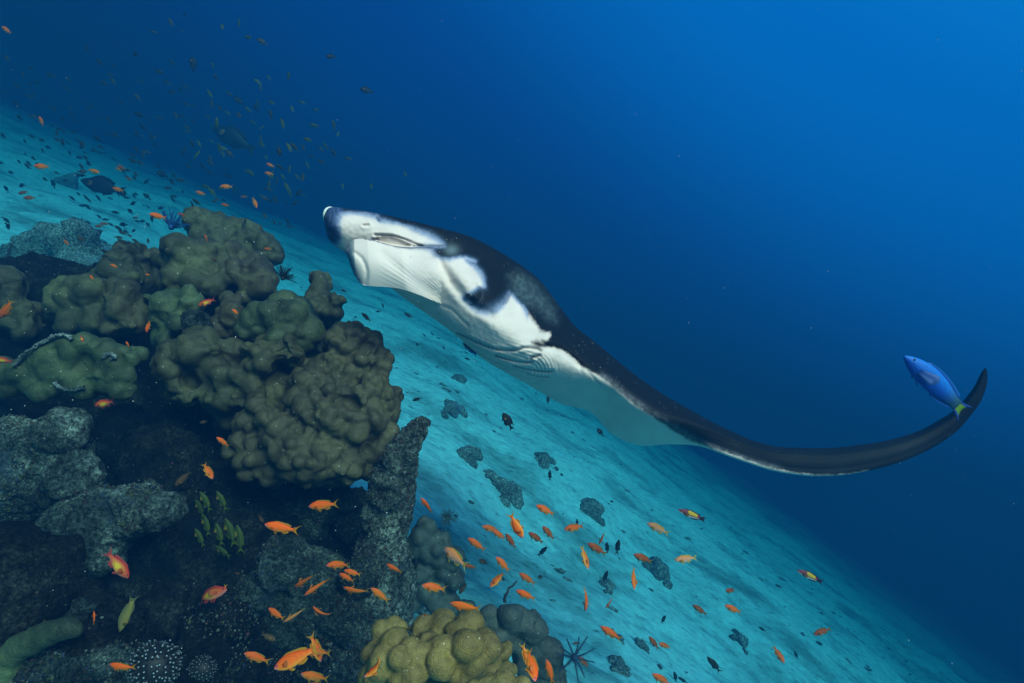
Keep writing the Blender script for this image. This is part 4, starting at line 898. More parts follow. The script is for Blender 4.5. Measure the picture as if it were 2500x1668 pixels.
PAL = {
 'orange': dict(sp='anthias', f=lambda u, z, y: pal_anthias((.97, .100, .004), (1.0, .150, .006), (.98, .31, .03), (.70, .25, .36), u, z, y), fin=((.90, .14, .006), (.55, .34, .02)), eye=(.07, .02, .30)),
 'amber':  dict(sp='anthias', f=lambda u, z, y: pal_anthias((.92, .125, .006), (.95, .20, .010), (.92, .34, .05), (.75, .36, .42), u, z, y), fin=((.90, .22, .010), (.55, .38, .03)), eye=(.09, .03, .36)),
 'pink':   dict(sp='anthias', f=lambda u, z, y: pal_anthias((.88, .25, .05), (.88, .34, .18), (.85, .52, .45), (.60, .36, .55), u, z, y), fin=((.85, .42, .04), (.62, .55, .12)), eye=(.10, .04, .36)),
 'rust':   dict(sp='anthias', f=lambda u, z, y: pal_anthias((.40, .055, .010), (.46, .080, .014), (.44, .15, .04), (.30, .12, .16), u, z, y), fin=((.40, .13, .02), (.24, .24, .05)), eye=(.03, .01, .10)),
 'red':    dict(sp='anthias', f=lambda u, z, y: (lambda C, k: C * (1 - k[:, None]) + np.array([.85, .55, .02])[None] * k[:, None])(pal_anthias((.55, .030, .012), (.62, .070, .030), (.55, .16, .12), (.42, .14, .12), u, z, y), np.exp(-((u - .42) / .17) ** 2 - ((z + .15) / .55) ** 2)), fin=((.60, .040, .015), (.45, .08, .10)), eye=(.02, .01, .03)),
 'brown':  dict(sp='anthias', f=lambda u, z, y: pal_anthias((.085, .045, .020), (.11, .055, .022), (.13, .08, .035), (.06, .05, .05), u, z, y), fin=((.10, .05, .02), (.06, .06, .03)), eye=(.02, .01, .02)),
 'slim':   dict(sp='wrasse', f=lambda u, z, y: lerp3((.30, .24, .06), (.17, .14, .05), smooth(-.3, .8, z)), fin=((.22, .20, .06), (.20, .22, .10)), eye=(.02, .02, .02)),
 'bicolor': dict(sp='wrasse', f=lambda u, z, y: (lambda C: np.where(((u > .33) & (u < .66) & (z > -.25))[:, None], np.array([.62, .36, .02])[None], np.where((u > .74)[:, None], np.array([.03, .012, .02])[None], C)))(lerp3((.75, .62, .62), (.22, .035, .05), smooth(-.65, -.30, z))), fin=((.06, .02, .03), (.03, .02, .03)), eye=(.01, .01, .01)),
 'dark':   dict(sp='damsel', f=lambda u, z, y: lerp3((.020, .028, .032), (.012, .016, .020), smooth(-.5, .8, z)), fin=((.012, .016, .02), (.02, .025, .03)), eye=(.01, .01, .01)),
 'slate':  dict(sp='anthias', f=lambda u, z, y: lerp3((.030, .040, .036), (.016, .024, .024), smooth(-.5, .8, z)), fin=((.03, .04, .035), (.045, .06, .04)), eye=(.01, .01, .01)),
 'green':  dict(sp='anthias', f=lambda u, z, y: lerp3((.060, .085, .022), (.026, .044, .020), smooth(-.4, .8, z)), fin=((.06, .09, .02), (.08, .11, .025)), eye=(.01, .01, .01)),
 'snapper': dict(sp='anthias', f=lambda u, z, y: lerp3((.035, .055, .016), (.07, .10, .016), smooth(.35, .65, (np.sin(z * 11) * .5 + .5))), fin=((.10, .16, .008), (.16, .22, .012)), eye=(.01, .01, .01)),
 'blue':   dict(sp='wrasse', f=lambda u, z, y: (lambda C, k: C * (1 - k[:, None]) + np.array([.03, .09, .13])[None] * k[:, None])(lerp3((.008, .075, .48), (.010, .17, .66), smooth(-.6, .7, z)), smooth(.50, .80, u)), fin=((.02, .10, .42), (.03, .20, .66)), eye=(.01, .02, .05), tailc=((.34, .50, .01), (.20, .42, .03))),
 'cleaner': dict(sp='wrasse', f=lambda u, z, y: np.where((np.abs(z - .05) < .30)[:, None], np.array([.008, .010, .02])[None], lerp3((.50, .52, .50), (.05, .16, .60), smooth(.25, .7, u))), fin=((.03, .12, .55), (.03, .12, .5)), eye=(.01, .01, .01)),
 'parrot': dict(sp='parrot', f=lambda u, z, y: lerp3((.014, .026, .032), (.010, .018, .026), smooth(-.5, .8, z)), fin=((.012, .022, .03), (.015, .03, .04)), eye=(.01, .01, .01)),
 'parrot2': dict(sp='parrot', f=lambda u, z, y: lerp3((.012, .022, .024), (.008, .016, .020), smooth(-.5, .8, z)) + (smooth(.06, .0, u) * .08)[:, None] * np.array([.3, 1, .3])[None], fin=((.02, .04, .05), (.03, .05, .06)), eye=(.01, .01, .01)),
}
M_FISH = vcol_mat('fish_skin', 0.55, 0.18, (90.0, 0.10, 0.002)); scale_skin(M_FISH); M_FIN = vcol_mat('fish_fin', 0.5, 0.2, None, 0.45)
_eyes = {}
def eye_mat(c):
    if c not in _eyes: _eyes[c] = plain_mat('fish_eye', c, 0.2, 0.5, 0.1)
    return _eyes[c]
_cache = {}
def fish_meshes(pal, bend, simple):
    key = (pal, round(bend, 2), simple)
    if key in _cache: return _cache[key]
    p = PAL[pal]; sp = SPEC[p['sp']]; pr = np.array(sp['prof']); n, m_ = (34, 20) if not simple else (14, 10)
    u = np.concatenate([[0.0], np.linspace(.008, pr[-1, 0], n - 1)]); row = [np.interp(u, pr[:, 0], pr[:, k]) for k in (1, 2, 3)]
    for k in range(3):
        for _ in range(2): row[k][1:-1] = (row[k][:-2] + 2 * row[k][1:-1] + row[k][2:]) / 4
    a = np.arange(m_) * 2 * math.pi / m_
    ca_, sa_ = np.cos(a), np.sin(a)
    zc = (row[0] + row[1]) / 2; hz = (row[0] - row[1]) / 2
    V = np.stack([np.repeat(-u[:, None], m_, 1), row[2][:, None] * sa_ * (1 - .15 * np.abs(ca_)), zc[:, None] + hz[:, None] * ca_], -1).reshape(-1, 3)
    un = np.repeat(u, m_); zn = np.tile(ca_, n); yn = np.tile(sa_, n)
    C = p['f'](un, zn, yn)
    if pal in ('orange', 'amber', 'pink', 'red', 'rust'): C = C * (1 + 0.10 * noise3(np.stack([un * 30, zn * 6, yn * 6], -1)))[:, None]
    F = grid_faces(n, m_, True).tolist() + [list(range(m_))[::-1], [(n - 1) * m_ + i for i in range(m_)]]
    out = {}
    if simple:                                                        # tiny far fish: body and fins are one skin
        Vs, Cs, Fs = [V], [C], [F]; k0 = len(V)
        for part in ('tail', 'dors', 'anal'):
            o = np.array(sp[part]); nn = len(o)
            for sd in (.004, -.004):
                W = np.concatenate([np.stack([o[:, 0], np.full(nn, sd), o[:, 1]], -1), np.stack([o[:, 2], np.full(nn, sd * .3), o[:, 3]], -1)]); Vs.append(W)
                Cs.append(np.concatenate([np.tile(p['fin'][0], (nn, 1)), np.tile(p['fin'][1], (nn, 1))]))
                Fs.append([[k0 + i, k0 + i + 1, k0 + nn + i + 1, k0 + nn + i][::(1 if sd > 0 else -1)] for i in range(nn - 1)]); k0 += 2 * nn
        me = new_mesh('small_fish', bend_verts(np.concatenate(Vs), bend), sum(Fs, [])); set_col(me, np.clip(np.concatenate(Cs), 0, 1)); me.materials.append(M_FISH)
        out['body'] = me
    else:
        me = new_mesh('body', bend_verts(V, bend), F); set_col(me, np.clip(C, 0, 1)); me.materials.append(M_FISH); out['body'] = me
        f0, f1 = p['fin']; t0, t1 = p.get('tailc', (f0, f1))
        for nm, k, c0, c1 in (('tail_fin', 'tail', t0, t1), ('dorsal_fin', 'dors', f0, f1), ('anal_fin', 'anal', f0, f1)):
            o = np.array(sp[k]); oo = np.concatenate([[o[i], (o[i] + o[i + 1]) / 2] for i in range(len(o) - 1)] + [[o[-1]]])
            out[nm] = fin_mesh(nm, oo, c0, c1, bend)
            if pal == 'blue' and k == 'tail':
                at = out[nm].color_attributes['pigment']; nn = len(oo)
                for sd in range(2):
                    for i in list(range(0, 3)) + list(range(nn - 3, nn)):
                        for j in range(5): at.data[sd * nn * 5 + i * 5 + j].color = (.04, .10, .45, 1)
            out[nm].materials.append(M_FIN)
        for sd in (1, -1):
            out['pelvic_fin%d' % sd] = fin_mesh('pelvic_fin', sp['pelv'], f0, f1, bend, .012 * sd, .030 * sd); out['pelvic_fin%d' % sd].materials.append(M_FIN)
            w_ = np.interp(.2, pr[:, 0], pr[:, 3])
            pec = [(-.19, .00, -.33, .045), (-.195, -.02, -.36, .010), (-.195, -.04, -.35, -.045), (-.19, -.055, -.31, -.080)]
            cp = (.10, .22, .55) if pal == 'blue' else tuple(.5 * x + .5 * y for x, y in zip(f0, (.8, .40, .10)))
            out['pectoral_fin%d' % sd] = fin_mesh('pectoral_fin', pec, f0, cp, bend, w_ * .95 * sd, .075 * sd); out['pectoral_fin%d' % sd].materials.append(M_FIN)
            ex_, ez, er = sp['eye']; ww = np.interp(ex_, pr[:, 0], pr[:, 3]); V0, F0 = ICO[2]
            Ve = V0 * np.array([er, er * .55, er]) + np.array([-ex_, sd * ww * .86, ez])
            me = new_mesh('eye', bend_verts(Ve, bend), F0); me.materials.append(eye_mat(p['eye'])); out['eye%d' % sd] = me
    _cache[key] = out; return out

def fish(name, label, cat, pal, nose, tail, yaw=0.0, roll=0.0, bend=0.0, L=0.085, group=None, simple=False, crop=None, d=None, flip=False):
    """nose and tail-tip pixels set place, heading and apparent length; yaw turns it towards (+) or away from (-) the camera"""
    if crop: nose, tail = src(crop, *nose), src(crop, *tail)
    nx, ny = nose; tx, ty = tail; lp = math.hypot(nx - tx, ny - ty) + 1e-6
    if d is None: d = FPX * L * math.cos(R(yaw)) / lp
    lim = reef_depth(nx, ny, tx, ty)
    if d > lim - 0.04 - 0.45 * L * abs(math.sin(R(yaw))): d = lim - 0.05 - 0.45 * L * abs(math.sin(R(yaw)))
    while P((nx + tx) / 2, (ny + ty) / 2, d)[2] > 2.0: d *= .96
    L = lp * d / FPX / math.cos(R(yaw))
    a = np.array([(nx - tx) / lp, -(ny - ty) / lp])
    f = math.cos(R(yaw)) * (a[0] * IM_R + a[1] * IM_U) - math.sin(R(yaw)) * IM_F
    up = -a[1] * IM_R + a[0] * IM_U
    if up @ IM_U < 0: up = -up
    if flip: up = -up
    up = up - f * (up @ f); up /= np.linalg.norm(up); sd = np.cross(up, f)
    cr, sr = math.cos(R(roll)), math.sin(R(roll)); up2 = up * cr + sd * sr; sd2 = np.cross(up2, f)
    Mx = Matrix.Identity(4); c = P((nx + tx) / 2, (ny + ty) / 2, d)
    for i in range(3):
        Mx[i][0] = f[i] * L; Mx[i][1] = sd2[i] * L; Mx[i][2] = up2[i] * L; Mx[i][3] = c[i]
    ms = fish_meshes(pal, bend, simple)
    if simple:
        o = link(name, ms['body']); o.matrix_world = Mx; return tag(o, label, cat, group)
    root = thing(name, label, cat, (0, 0, 0), group); root.matrix_world = Mx
    for k, me in ms.items():
        nm = k.rstrip('-1'); o = bpy.data.objects.new(nm, me); col.objects.link(o); o.parent = root
    return root

_ra = random.Random(5)
def anth(label, pal, crop, nose, tail, yaw=0, roll=0, bend=0, L=0.088, d=None, flip=False):
    L *= _ra.uniform(.9, 1.12); yaw += _ra.choice((-14, -6, 0, 8, 14)); roll += _ra.uniform(-10, 10); bend += _ra.choice((-.35, -.15, 0, .15, .35))
    return fish('anthias', label, 'fish', pal, nose, tail, yaw, roll, bend, L, 'orange anthias around the reef', False, crop, d, flip)
# --- orange anthias over the dark rock and the golden coral
c6, c7, c5, c3, c8 = CR6, CR7, CR5, CR3, CR8
anth('bright orange anthias swimming level in front of the blue-grey overhang rock', 'orange', c6, (460, 268), (700, 240), bend=-.15)
anth('large bright orange anthias with forked yellow tail left of the rock pillar', 'orange', c6, (150, 385), (402, 455))
anth('dim brownish anthias tail-up in the shade behind the large orange one', 'brown', c6, (140, 375), (78, 318), yaw=30, L=.075)
anth('orange anthias diving tail-down along the right edge of the rock pillar', 'orange', c6, (1288, 203), (1382, 318), roll=35, L=.085)
anth('orange anthias heading straight down with yellow forked tail over the sand', 'orange', c6, (2048, 497), (1945, 295), flip=True)
anth('first of two overlapping orange anthias right of the rock pillar gap', 'orange', c6, (1745, 402), (1880, 450))
anth('second of two overlapping orange anthias, lower and to the right', 'orange', c6, (1825, 432), (1925, 515), L=.088)
anth('duller anthias just below the overlapping orange pair', 'rust', c6, (1922, 465), (2000, 575), roll=20)
anth('orange anthias over pale sand left of the overlapping pair', 'orange', c6, (1640, 500), (1780, 590))
anth('plump pink-orange anthias turned away with fins spread beside the green cluster', 'pink', c6, (1452, 605), (1655, 685), yaw=-35, L=.125, bend=.2)
anth('rust coloured anthias half hidden behind the plump pink-orange one', 'rust', c6, (1605, 700), (1715, 715))
anth('dark brown fish above the sand right of the plump pink-orange anthias', 'brown', c6, (1722, 640), (1795, 705), yaw=30, L=.085)
anth('orange anthias with lowered tail right of the dark brown fish', 'orange', c6, (1848, 638), (1955, 748))
anth('orange anthias bending its tail up over the bright sand', 'orange', c6, (1798, 848), (1918, 752), roll=-35, bend=.6, L=.085)
anth('orange anthias with raised forked tail leading the tight trio', 'orange', c6, (592, 705), (775, 700), bend=.7, yaw=15)
anth('orange anthias at the rear of the tight trio', 'orange', c6, (725, 735), (862, 768))
anth('dark orange anthias tucked under the tight trio', 'orange', c6, (685, 765), (815, 815))
anth('upper of two slender anthias swimming down-left in parallel', 'amber', c6, (353, 880), (535, 742), roll=62)
anth('lower of two slender anthias swimming down-left in parallel', 'amber', c6, (445, 915), (632, 788), roll=55)
anth('small orange anthias against the rough face of the rock pillar', 'orange', c6, (1040, 688), (1165, 755), L=.08, roll=20)
anth('big amber anthias arching its tail down below the trio', 'amber', c6, (725, 835), (925, 900), bend=-.9, roll=30, L=.095)
anth('amber-orange anthias following the big arched one', 'amber', c6, (925, 865), (1068, 975))
anth('orange anthias curled like a hook left of the boulder', 'amber', c6, (510, 955), (650, 1078), bend=-1.5, roll=65, L=.085)
anth('orange anthias facing left over the boulder beside a slim pale one', 'orange', c6, (165, 1018), (298, 1095), L=.085)
anth('slim pale orange anthias climbing right over the boulder', 'pink', c6, (285, 1102), (450, 1015), roll=60)
anth('orange anthias in front of the green cluster above the golden coral', 'orange', c6, (1305, 835), (1490, 890))
anth('dark red fish standing head-down at the edge of the bright sand', 'brown', c6, (1582, 930), (1640, 808), roll=30, bend=.5, L=.08)
anth('amber anthias with reddish tail just above the golden coral', 'amber', c6, (1510, 968), (1755, 1025), roll=18)
anth('small orange anthias seen from behind above the golden coral', 'orange', c6, (1322, 1075), (1340, 1045), yaw=-62, L=.07)
anth('orange anthias with drooping tail at the left of the bottom group', 'orange', c6, (0, 1332), (182, 1432))
anth('largest deep orange anthias in the bottom group', 'orange', c6, (222, 1445), (552, 1308), roll=-15, bend=.25, L=.105)
anth('orange anthias diving nose-down above the largest one', 'orange', c6, (552, 1408), (472, 1190), roll=40, bend=.35)
anth('orange anthias crossing behind the diving one', 'amber', c6, (428, 1325), (640, 1362), L=.088)
anth('orange anthias with long tail under the largest one', 'amber', c6, (415, 1480), (625, 1555))
anth('orange fish tail poking up from the bottom edge', 'orange', c6, (448, 1600), (575, 1562), L=.085)
anth('orange-red anthias curled over in front of the golden coral', 'orange', c6, (808, 1475), (1025, 1390), roll=-75, bend=1.9, L=.105)
anth('faint dark red fish low in the shade left of the bottom group', 'brown', c6, (222, 1252), (105, 1198), roll=30)
# --- over the sand on the right
anth('orange anthias highest over the sand below the manta belly', 'orange', c7, (578, 190), (685, 240))
anth('orange anthias over the sand with its tail near the middle cluster', 'rust', c7, (538, 330), (625, 402))
anth('orange-brown anthias steeply tilted beside the middle cluster', 'rust', c7, (614, 303), (682, 380))
anth('deep-bellied orange anthias with upturned tail in mid sand', 'orange', c7, (731, 322), (848, 298), bend=.5, L=.09)
anth('narrow orange anthias standing on its nose in mid sand', 'orange', c7, (925, 405), (958, 318), roll=60, L=.085)
anth('rust-orange anthias crossing behind the facing one', 'rust', c7, (860, 395), (972, 462))
anth('golden orange anthias facing the camera with fins out', 'amber', c7, (860, 525), (828, 408), yaw=28, roll=35, L=.098)
anth('rust-orange anthias alone left of the pale pink one', 'rust', c7, (1110, 452), (1225, 508))
anth('pale pink and yellow anthias swimming left over the deep sand', 'pink', c7, (1335, 488), (1468, 472), L=.095)
anth('plump golden-pink anthias with spread fins under the bicoloured fish', 'pink', c7, (1188, 290), (1312, 345), yaw=-25, L=.115)
anth('golden anthias head-on with its tail raised in mid sand', 'amber', c7, (1108, 625), (1122, 535), yaw=48, roll=40, L=.10)
anth('slender orange anthias curving vertically over mid sand', 'orange', c7, (830, 768), (852, 622), roll=62, bend=-.8, L=.105)
anth('small orange anthias with folded tail near the curving one', 'orange', c7, (952, 745), (1002, 688), roll=50, bend=-.9, L=.07)
anth('orange anthias over bright sand below the left pair', 'orange', c7, (485, 562), (582, 622))
anth('orange anthias just right of the whip coral', 'orange', c7, (468, 662), (584, 698))
anth('round brown fish right of the whip coral', 'brown', c7, (600, 560), (603, 605), yaw=40, L=.07)
anth('rust anthias at far right, uppermost of three', 'rust', c7, (1605, 640), (1680, 668), yaw=20)
anth('rust anthias at far right, middle of three', 'rust', c7, (1438, 738), (1515, 785))
anth('orange anthias at far right, lowest of three', 'orange', c7, (1610, 735), (1705, 775))
anth('orange anthias with green tail below mid sand', 'orange', c7, (933, 855), (1052, 920))
anth('left one of a close orange pair near the bottom edge', 'rust', c7, (1198, 905), (1252, 980), roll=20)
anth('right one of a close orange pair near the bottom edge', 'orange', c7, (1246, 938), (1322, 972))
anth('orange and yellow anthias nose-down in the far right corner', 'orange', c7, (1922, 1035), (1882, 962), yaw=20, L=.085)
anth('pale striped anthias climbing at the far right', 'rust', c7, (2098, 898), (2198, 858), bend=.3)
anth('orange anthias cut by the bottom edge in mid sand', 'orange', c7, (1212, 1110), (1325, 1178))
anth('orange anthias hanging tail-down right of the golden coral', 'orange', c7, (636, 1038), (672, 1165), roll=20, L=.085)
anth('head-on orange anthias with violet face at the golden coral edge', 'orange', c7, (572, 1110), (530, 1000), yaw=40, roll=15, L=.095)
anth('yellow-tailed orange anthias behind the head-on one', 'amber', c7, (548, 1060), (500, 945), yaw=20, flip=True)
anth('orange anthias beside the dark blue feather star', 'rust', c7, (808, 1008), (872, 1085))
anth('brownish orange fish hovering at the feather star centre', 'rust', c7, (780, 945), (822, 940), L=.05)
# --- lower left, over the dark rock
anth('red and yellow anthias under the nearest green coral', 'red', c5, (490, 92), (625, 62), L=.095)
anth('small dim orange anthias in the shadow of the overhang', 'brown', c5, (1060, 182), (1112, 170), L=.06)
anth('orange anthias head-up against the dark overhang', 'orange', c5, (1160, 255), (1220, 312), L=.07)
anth('orange anthias heading down with a forked yellow tail near the overhang', 'orange', c5, (1142, 478), (1073, 392), roll=40, L=.085)
anth('dim pale fish pointing down beside the overhang', 'brown', c5, (938, 518), (1015, 435), roll=35, L=.085)
anth('red and yellow anthias diving over the rock slab', 'red', c5, (678, 1012), (565, 848), roll=25, L=.10)
anth('large red anthias curling its broad crimson tail', 'red', c5, (1252, 1075), (1030, 1130), roll=35, bend=1.0, L=.12)
anth('small bright orange anthias head-on above the crimson-tailed one', 'orange', c5, (1192, 1092), (1193, 1050), yaw=55, L=.075)
anth('small orange anthias upright beside the round blue-flecked coral', 'orange', c5, (488, 1190), (508, 1258), roll=40, L=.065)
anth('orange anthias passing the large black knobbed coral', 'orange', c5, (588, 1460), (735, 1488), roll=20, bend=-.35)
anth('tiny yellowish fish in the dark below the snappers', 'brown', c5, (1245, 985), (1292, 985), L=.05)
fish('slim_wrasse', 'slim pale olive fish diving left of the large black knobbed coral', 'fish', 'slim', (638, 1298), (718, 1095), 0, 40, .15, .12, None, False, c5)
# --- over the coral heads
anth('orange anthias above the blue feather star on the crest', 'orange', c3, (1105, 130), (1228, 160))
anth('duller orange anthias near the left end of the far ridge', 'rust', c3, (1305, 125), (1382, 148))
anth('left one of an overlapping orange pair over the far sand', 'rust', c3, (700, 222), (765, 212))
anth('right one of an overlapping orange pair over the far sand', 'rust', c3, (742, 200), (808, 202))
anth('orange anthias diving before the hazy reef mound', 'orange', c3, (508, 358), (462, 308), L=.075)
anth('smaller orange anthias right of the diving one at the hazy mound', 'rust', c3, (520, 300), (565, 335), L=.07)
anth('dark fish with an orange streak right of the small pair at the hazy mound', 'brown', c3, (555, 290), (640, 335), L=.1)
anth('round orange anthias on the single smooth coral dome', 'orange', c3, (815, 500), (868, 522), yaw=25, L=.07)
anth('orange anthias at the top of the wide double-lobed coral', 'orange', c3, (650, 578), (698, 620), L=.07)
anth('pale orange anthias head-up above the blocky coral head', 'amber', c3, (1508, 282), (1528, 342), roll=30, L=.07)
anth('dark yellow fish on the right side of the blocky coral head', 'brown', c3, (1563, 450), (1605, 488), yaw=20, L=.065)
anth('small amber fish between the single dome and the blocky head', 'amber', c3, (1065, 572), (1112, 580), L=.055)
anth('orange anthias entering at the left edge beside the dim coral head', 'orange', c3, (-12, 890), (112, 758), roll=50, L=.10)
anth('pink and yellow anthias below the blocky coral head', 'red', c3, (1462, 802), (1590, 752), L=.10)
anth('orange anthias on the small upright coral lobe', 'orange', c3, (1702, 828), (1762, 868), L=.075)
anth('thin orange anthias nose-down in the cleft below the cracked lobe', 'orange', c3, (1080, 1002), (1105, 905), roll=60, L=.08)
anth('dim red anthias above the nearest green coral', 'red', c3, (605, 1075), (598, 1015), roll=40, L=.07)
anth('small orange anthias perched on the right of the nearest green coral', 'orange', c3, (935, 1065), (950, 1115), yaw=25, L=.065)
anth('red and yellow anthias cut by the left edge beside the nearest green coral', 'red', c3, (-40, 1195), (98, 1218), L=.11)
anth('orange anthias in front of the far coral ridge', 'rust', c3, (1938, 385), (2010, 388))
# --- mid-water at upper left
G_UP = 'orange anthias in mid-water above the reef'
UP = [('uppermost small orange fish near the top left corner', 'orange', (10, 152), (68, 195)), ('orange fish pointing down above the far left sand', 'orange', (225, 668), (250, 728)), ('orange fish over the far sand at the left', 'orange', (193, 952), (290, 958)),
      ('bright orange fish just above the black parrotfish', 'amber', (572, 992), (500, 970)), ('brown fish trailing the bright orange one above the parrotfish', 'brown', (500, 985), (438, 985)), ('upper of an orange pair right of the parrotfish', 'rust', (672, 948), (726, 975)),
      ('lower of an orange pair right of the parrotfish', 'amber', (662, 962), (704, 984)), ('orange fish between the parrotfish and the striped damselfish', 'rust', (722, 1018), (765, 1040)), ('small orange fish under the chin of the parrotfish', 'rust', (522, 1066), (560, 1085)),
      ('orange fish at the tail of the parrotfish', 'orange', (645, 1078), (715, 1098)), ('upper of two orange fish low over the left sand', 'rust', (104, 1112), (166, 1098)), ('lower of two orange fish low over the left sand', 'rust', (133, 1135), (210, 1136)),
      ('upper of two orange fish right of the big hazy parrotfish', 'orange', (1528, 938), (1580, 960)), ('lower of two orange fish right of the big hazy parrotfish', 'orange', (1518, 990), (1574, 1004)), ('small orange fish below the tail of the big hazy parrotfish', 'rust', (1638, 825), (1668, 842)),
      ('yellow fish above the far coral ridge', 'amber', (1262, 1070), (1340, 1072)), ('orange fish left of the yellow one above the far ridge', 'orange', (1122, 1100), (1184, 1118)), ('dull orange fish just above the far ridge', 'rust', (1378, 1130), (1425, 1128)),
      ('pale yellow fish diving above the far ridge', 'amber', (1474, 1195), (1448, 1128)), ('rust fish low over the far ridge', 'rust', (1268, 1172), (1320, 1182)), ('brown-orange fish above the left parrotfish sand', 'brown', (310, 985), (345, 1003)), ('orange fish near the bottom of the small school', 'rust', (760, 1250), (802, 1250)),
      ('tiny orange fish below the parrotfish belly', 'rust', (522, 1130), (552, 1128))]
for lab, pal, n_, t_ in UP: fish('anthias', lab, 'fish', pal, n_, t_, 0, 0, 0, .10, G_UP, False, c8)

# --- other kinds
for i, (n_, t_, lab) in enumerate([((1062, 548), (1128, 660), 'upper left yellow-green striped snapper sheltering under the overhang'), ((1150, 545), (1212, 655), 'upper right yellow-green striped snapper sheltering under the overhang'),
        ((1040, 590), (1090, 690), 'leftmost yellow-green striped snapper below the upper left one'), ((1078, 670), (1118, 790), 'yellow-green striped snapper in the middle of the sheltering school'), ((1035, 745), (1092, 848), 'lowest left yellow-green striped snapper of the school'),
        ((1145, 715), (1188, 845), 'yellow-green striped snapper low in the middle of the school'), ((1195, 690), (1256, 848), 'largest yellow-green striped snapper on the right of the school'), ((1258, 725), (1288, 885), 'rightmost thin yellow-green striped snapper of the school'),
        ((1140, 838), (1236, 900), 'bottom yellow-green striped snapper lying level')]):
    fish('snapper', lab, 'fish', 'snapper', n_, t_, 0, 12, .2, .12, 'striped snappers under the overhang', False, c5, d=1.80 + .02 * i)
fish('blue_wrasse', 'bright blue wrasse with green and yellow tail at the raised wing tip', 'fish', 'blue', (2191, 866), (2378, 1020), 5, 8, -.28, .3, None, False, None, d=2.15)
fish('cleaner_wrasse', 'small blue and black striped cleaner wrasse under the manta belly', 'fish', 'cleaner', (1129, 838), (1166, 868), 0, 0, 0, .06, None, False, None, d=2.30)
fish('bicolor_wrasse', 'maroon and yellow fish with white chin and black tail under the wing', 'fish', 'bicolor', (1355, 212), (1512, 272), 0, 0, 0, .13, 'two-coloured wrasses', False, c7)
fish('bicolor_wrasse', 'dim maroon and yellow fish farther right in the deep blue', 'fish', 'bicolor', (2005, 542), (2152, 612), 0, 0, 0, .13, 'two-coloured wrasses', False, c7)
fish('parrotfish', 'black parrotfish with humped back over the far left sand', 'fish', 'parrot', (464, 1032), (722, 1105), 0, 0, 0, .5, 'parrotfish', False, c8)
fish('parrotfish', 'big hazy parrotfish with scaly flank in the blue at upper left', 'fish', 'parrot2', (1218, 722), (1470, 872), 0, 0, 0, .75, 'parrotfish', False, c8)
G_DARK = 'dark damselfish in the blue'
for lab, n_, t_ in [('black damselfish hanging head-up high in the blue', (1102, 325), (1112, 418)), ('round dark fish alone at the upper middle', (1868, 322), (1935, 328)), ('dark oval fish above the manta head', (2064, 508), (2148, 532)), ('dark oval fish above the big hazy parrotfish', (1342, 560), (1404, 602)),
                  ('round black damselfish over the blue left of the hazy parrotfish', (768, 748), (806, 802)), ('striped dark damselfish right of the orange pair', (886, 952), (940, 962)), ('dark damselfish just below the striped one', (897, 985), (970, 1020)), ('dark fish upper of two above the yellow fish', (1272, 960), (1312, 975)),
                  ('dark fish lower of two above the yellow fish', (1282, 995), (1336, 1024)), ('round dark damselfish over the bright far sand', (603, 1185), (656, 1200)), ('tiny round black fish right of the round damselfish', (685, 1182), (708, 1202)), ('small black fish beside the nose of the hazy parrotfish', (1300, 690), (1335, 715))]:
    fish('damselfish', lab, 'fish', 'dark', n_, t_, 0, 0, 0, .17, G_DARK, False, c8)
for lab, n_, t_, pal in [('black fish with forked tail over the sand below the manta belly', (1228, 1008), (1252, 1052), 'dark'), ('small greenish fish touching the black fork-tailed one', (1240, 1022), (1256, 1040), 'green'), ('small black fish under the rear of the manta', (1458, 1046), (1474, 1066), 'dark')]:
    fish('damselfish', lab, 'fish', pal, n_, t_, 0, 10, 0, .085, 'small fish over the sand', False, None)
LM = [(1440, 1320, 'facing golden anthias'), (1370, 1290, 'deep-bellied anthias'), (1600, 1365, 'pale pink anthias'), (1585, 1280, 'plump golden-pink anthias'), (1660, 1255, 'bicoloured fish'), (1980, 1405, 'dim bicoloured fish'), (1775, 1450, 'far right trio'), (1500, 1630, 'rounded coral lump'), (1610, 1570, 'close orange pair'),
      (1900, 1595, 'nose-down corner anthias'), (1425, 1500, 'curving vertical anthias'), (1340, 1240, 'uppermost sand anthias'), (1290, 1480, 'whip coral'), (1035, 1030, 'rock pillar tip'), (1240, 1030, 'black fork-tailed fish'), (1150, 850, 'cleaner wrasse'), (900, 700, 'manta paddle fin'), (800, 720, 'knobby coral outcrop'), (1105, 1008, 'ragged dark coral patch'), (940, 870, 'big coral head shoulder'), (1330, 960, 'manta belly'),
      (240, 450, 'black parrotfish'), (575, 345, 'big hazy parrotfish'), (470, 155, 'head-up black damselfish'), (810, 138, 'round lone dark fish'), (890, 220, 'dark oval fish'), (15, 70, 'uppermost orange fish'), (100, 295, 'diving orange fish'), (100, 405, 'left orange fish'), (335, 325, 'round black damselfish'), (395, 420, 'striped damselfish'), (410, 530, 'blue feather star'), (650, 415, 'twin orange fish'),
      (555, 455, 'yellow fish'), (270, 508, 'sand damselfish'), (70, 480, 'low left orange pair'), (620, 530, 'far coral ridge'), (200, 610, 'hazy reef mound'), (20, 620, 'left whip coral'), (300, 410, 'upper orange pair'), (780, 520, 'manta snout'), (250, 250, 'empty dark blue'), (620, 200, 'upper middle blue')]
_seen = {}
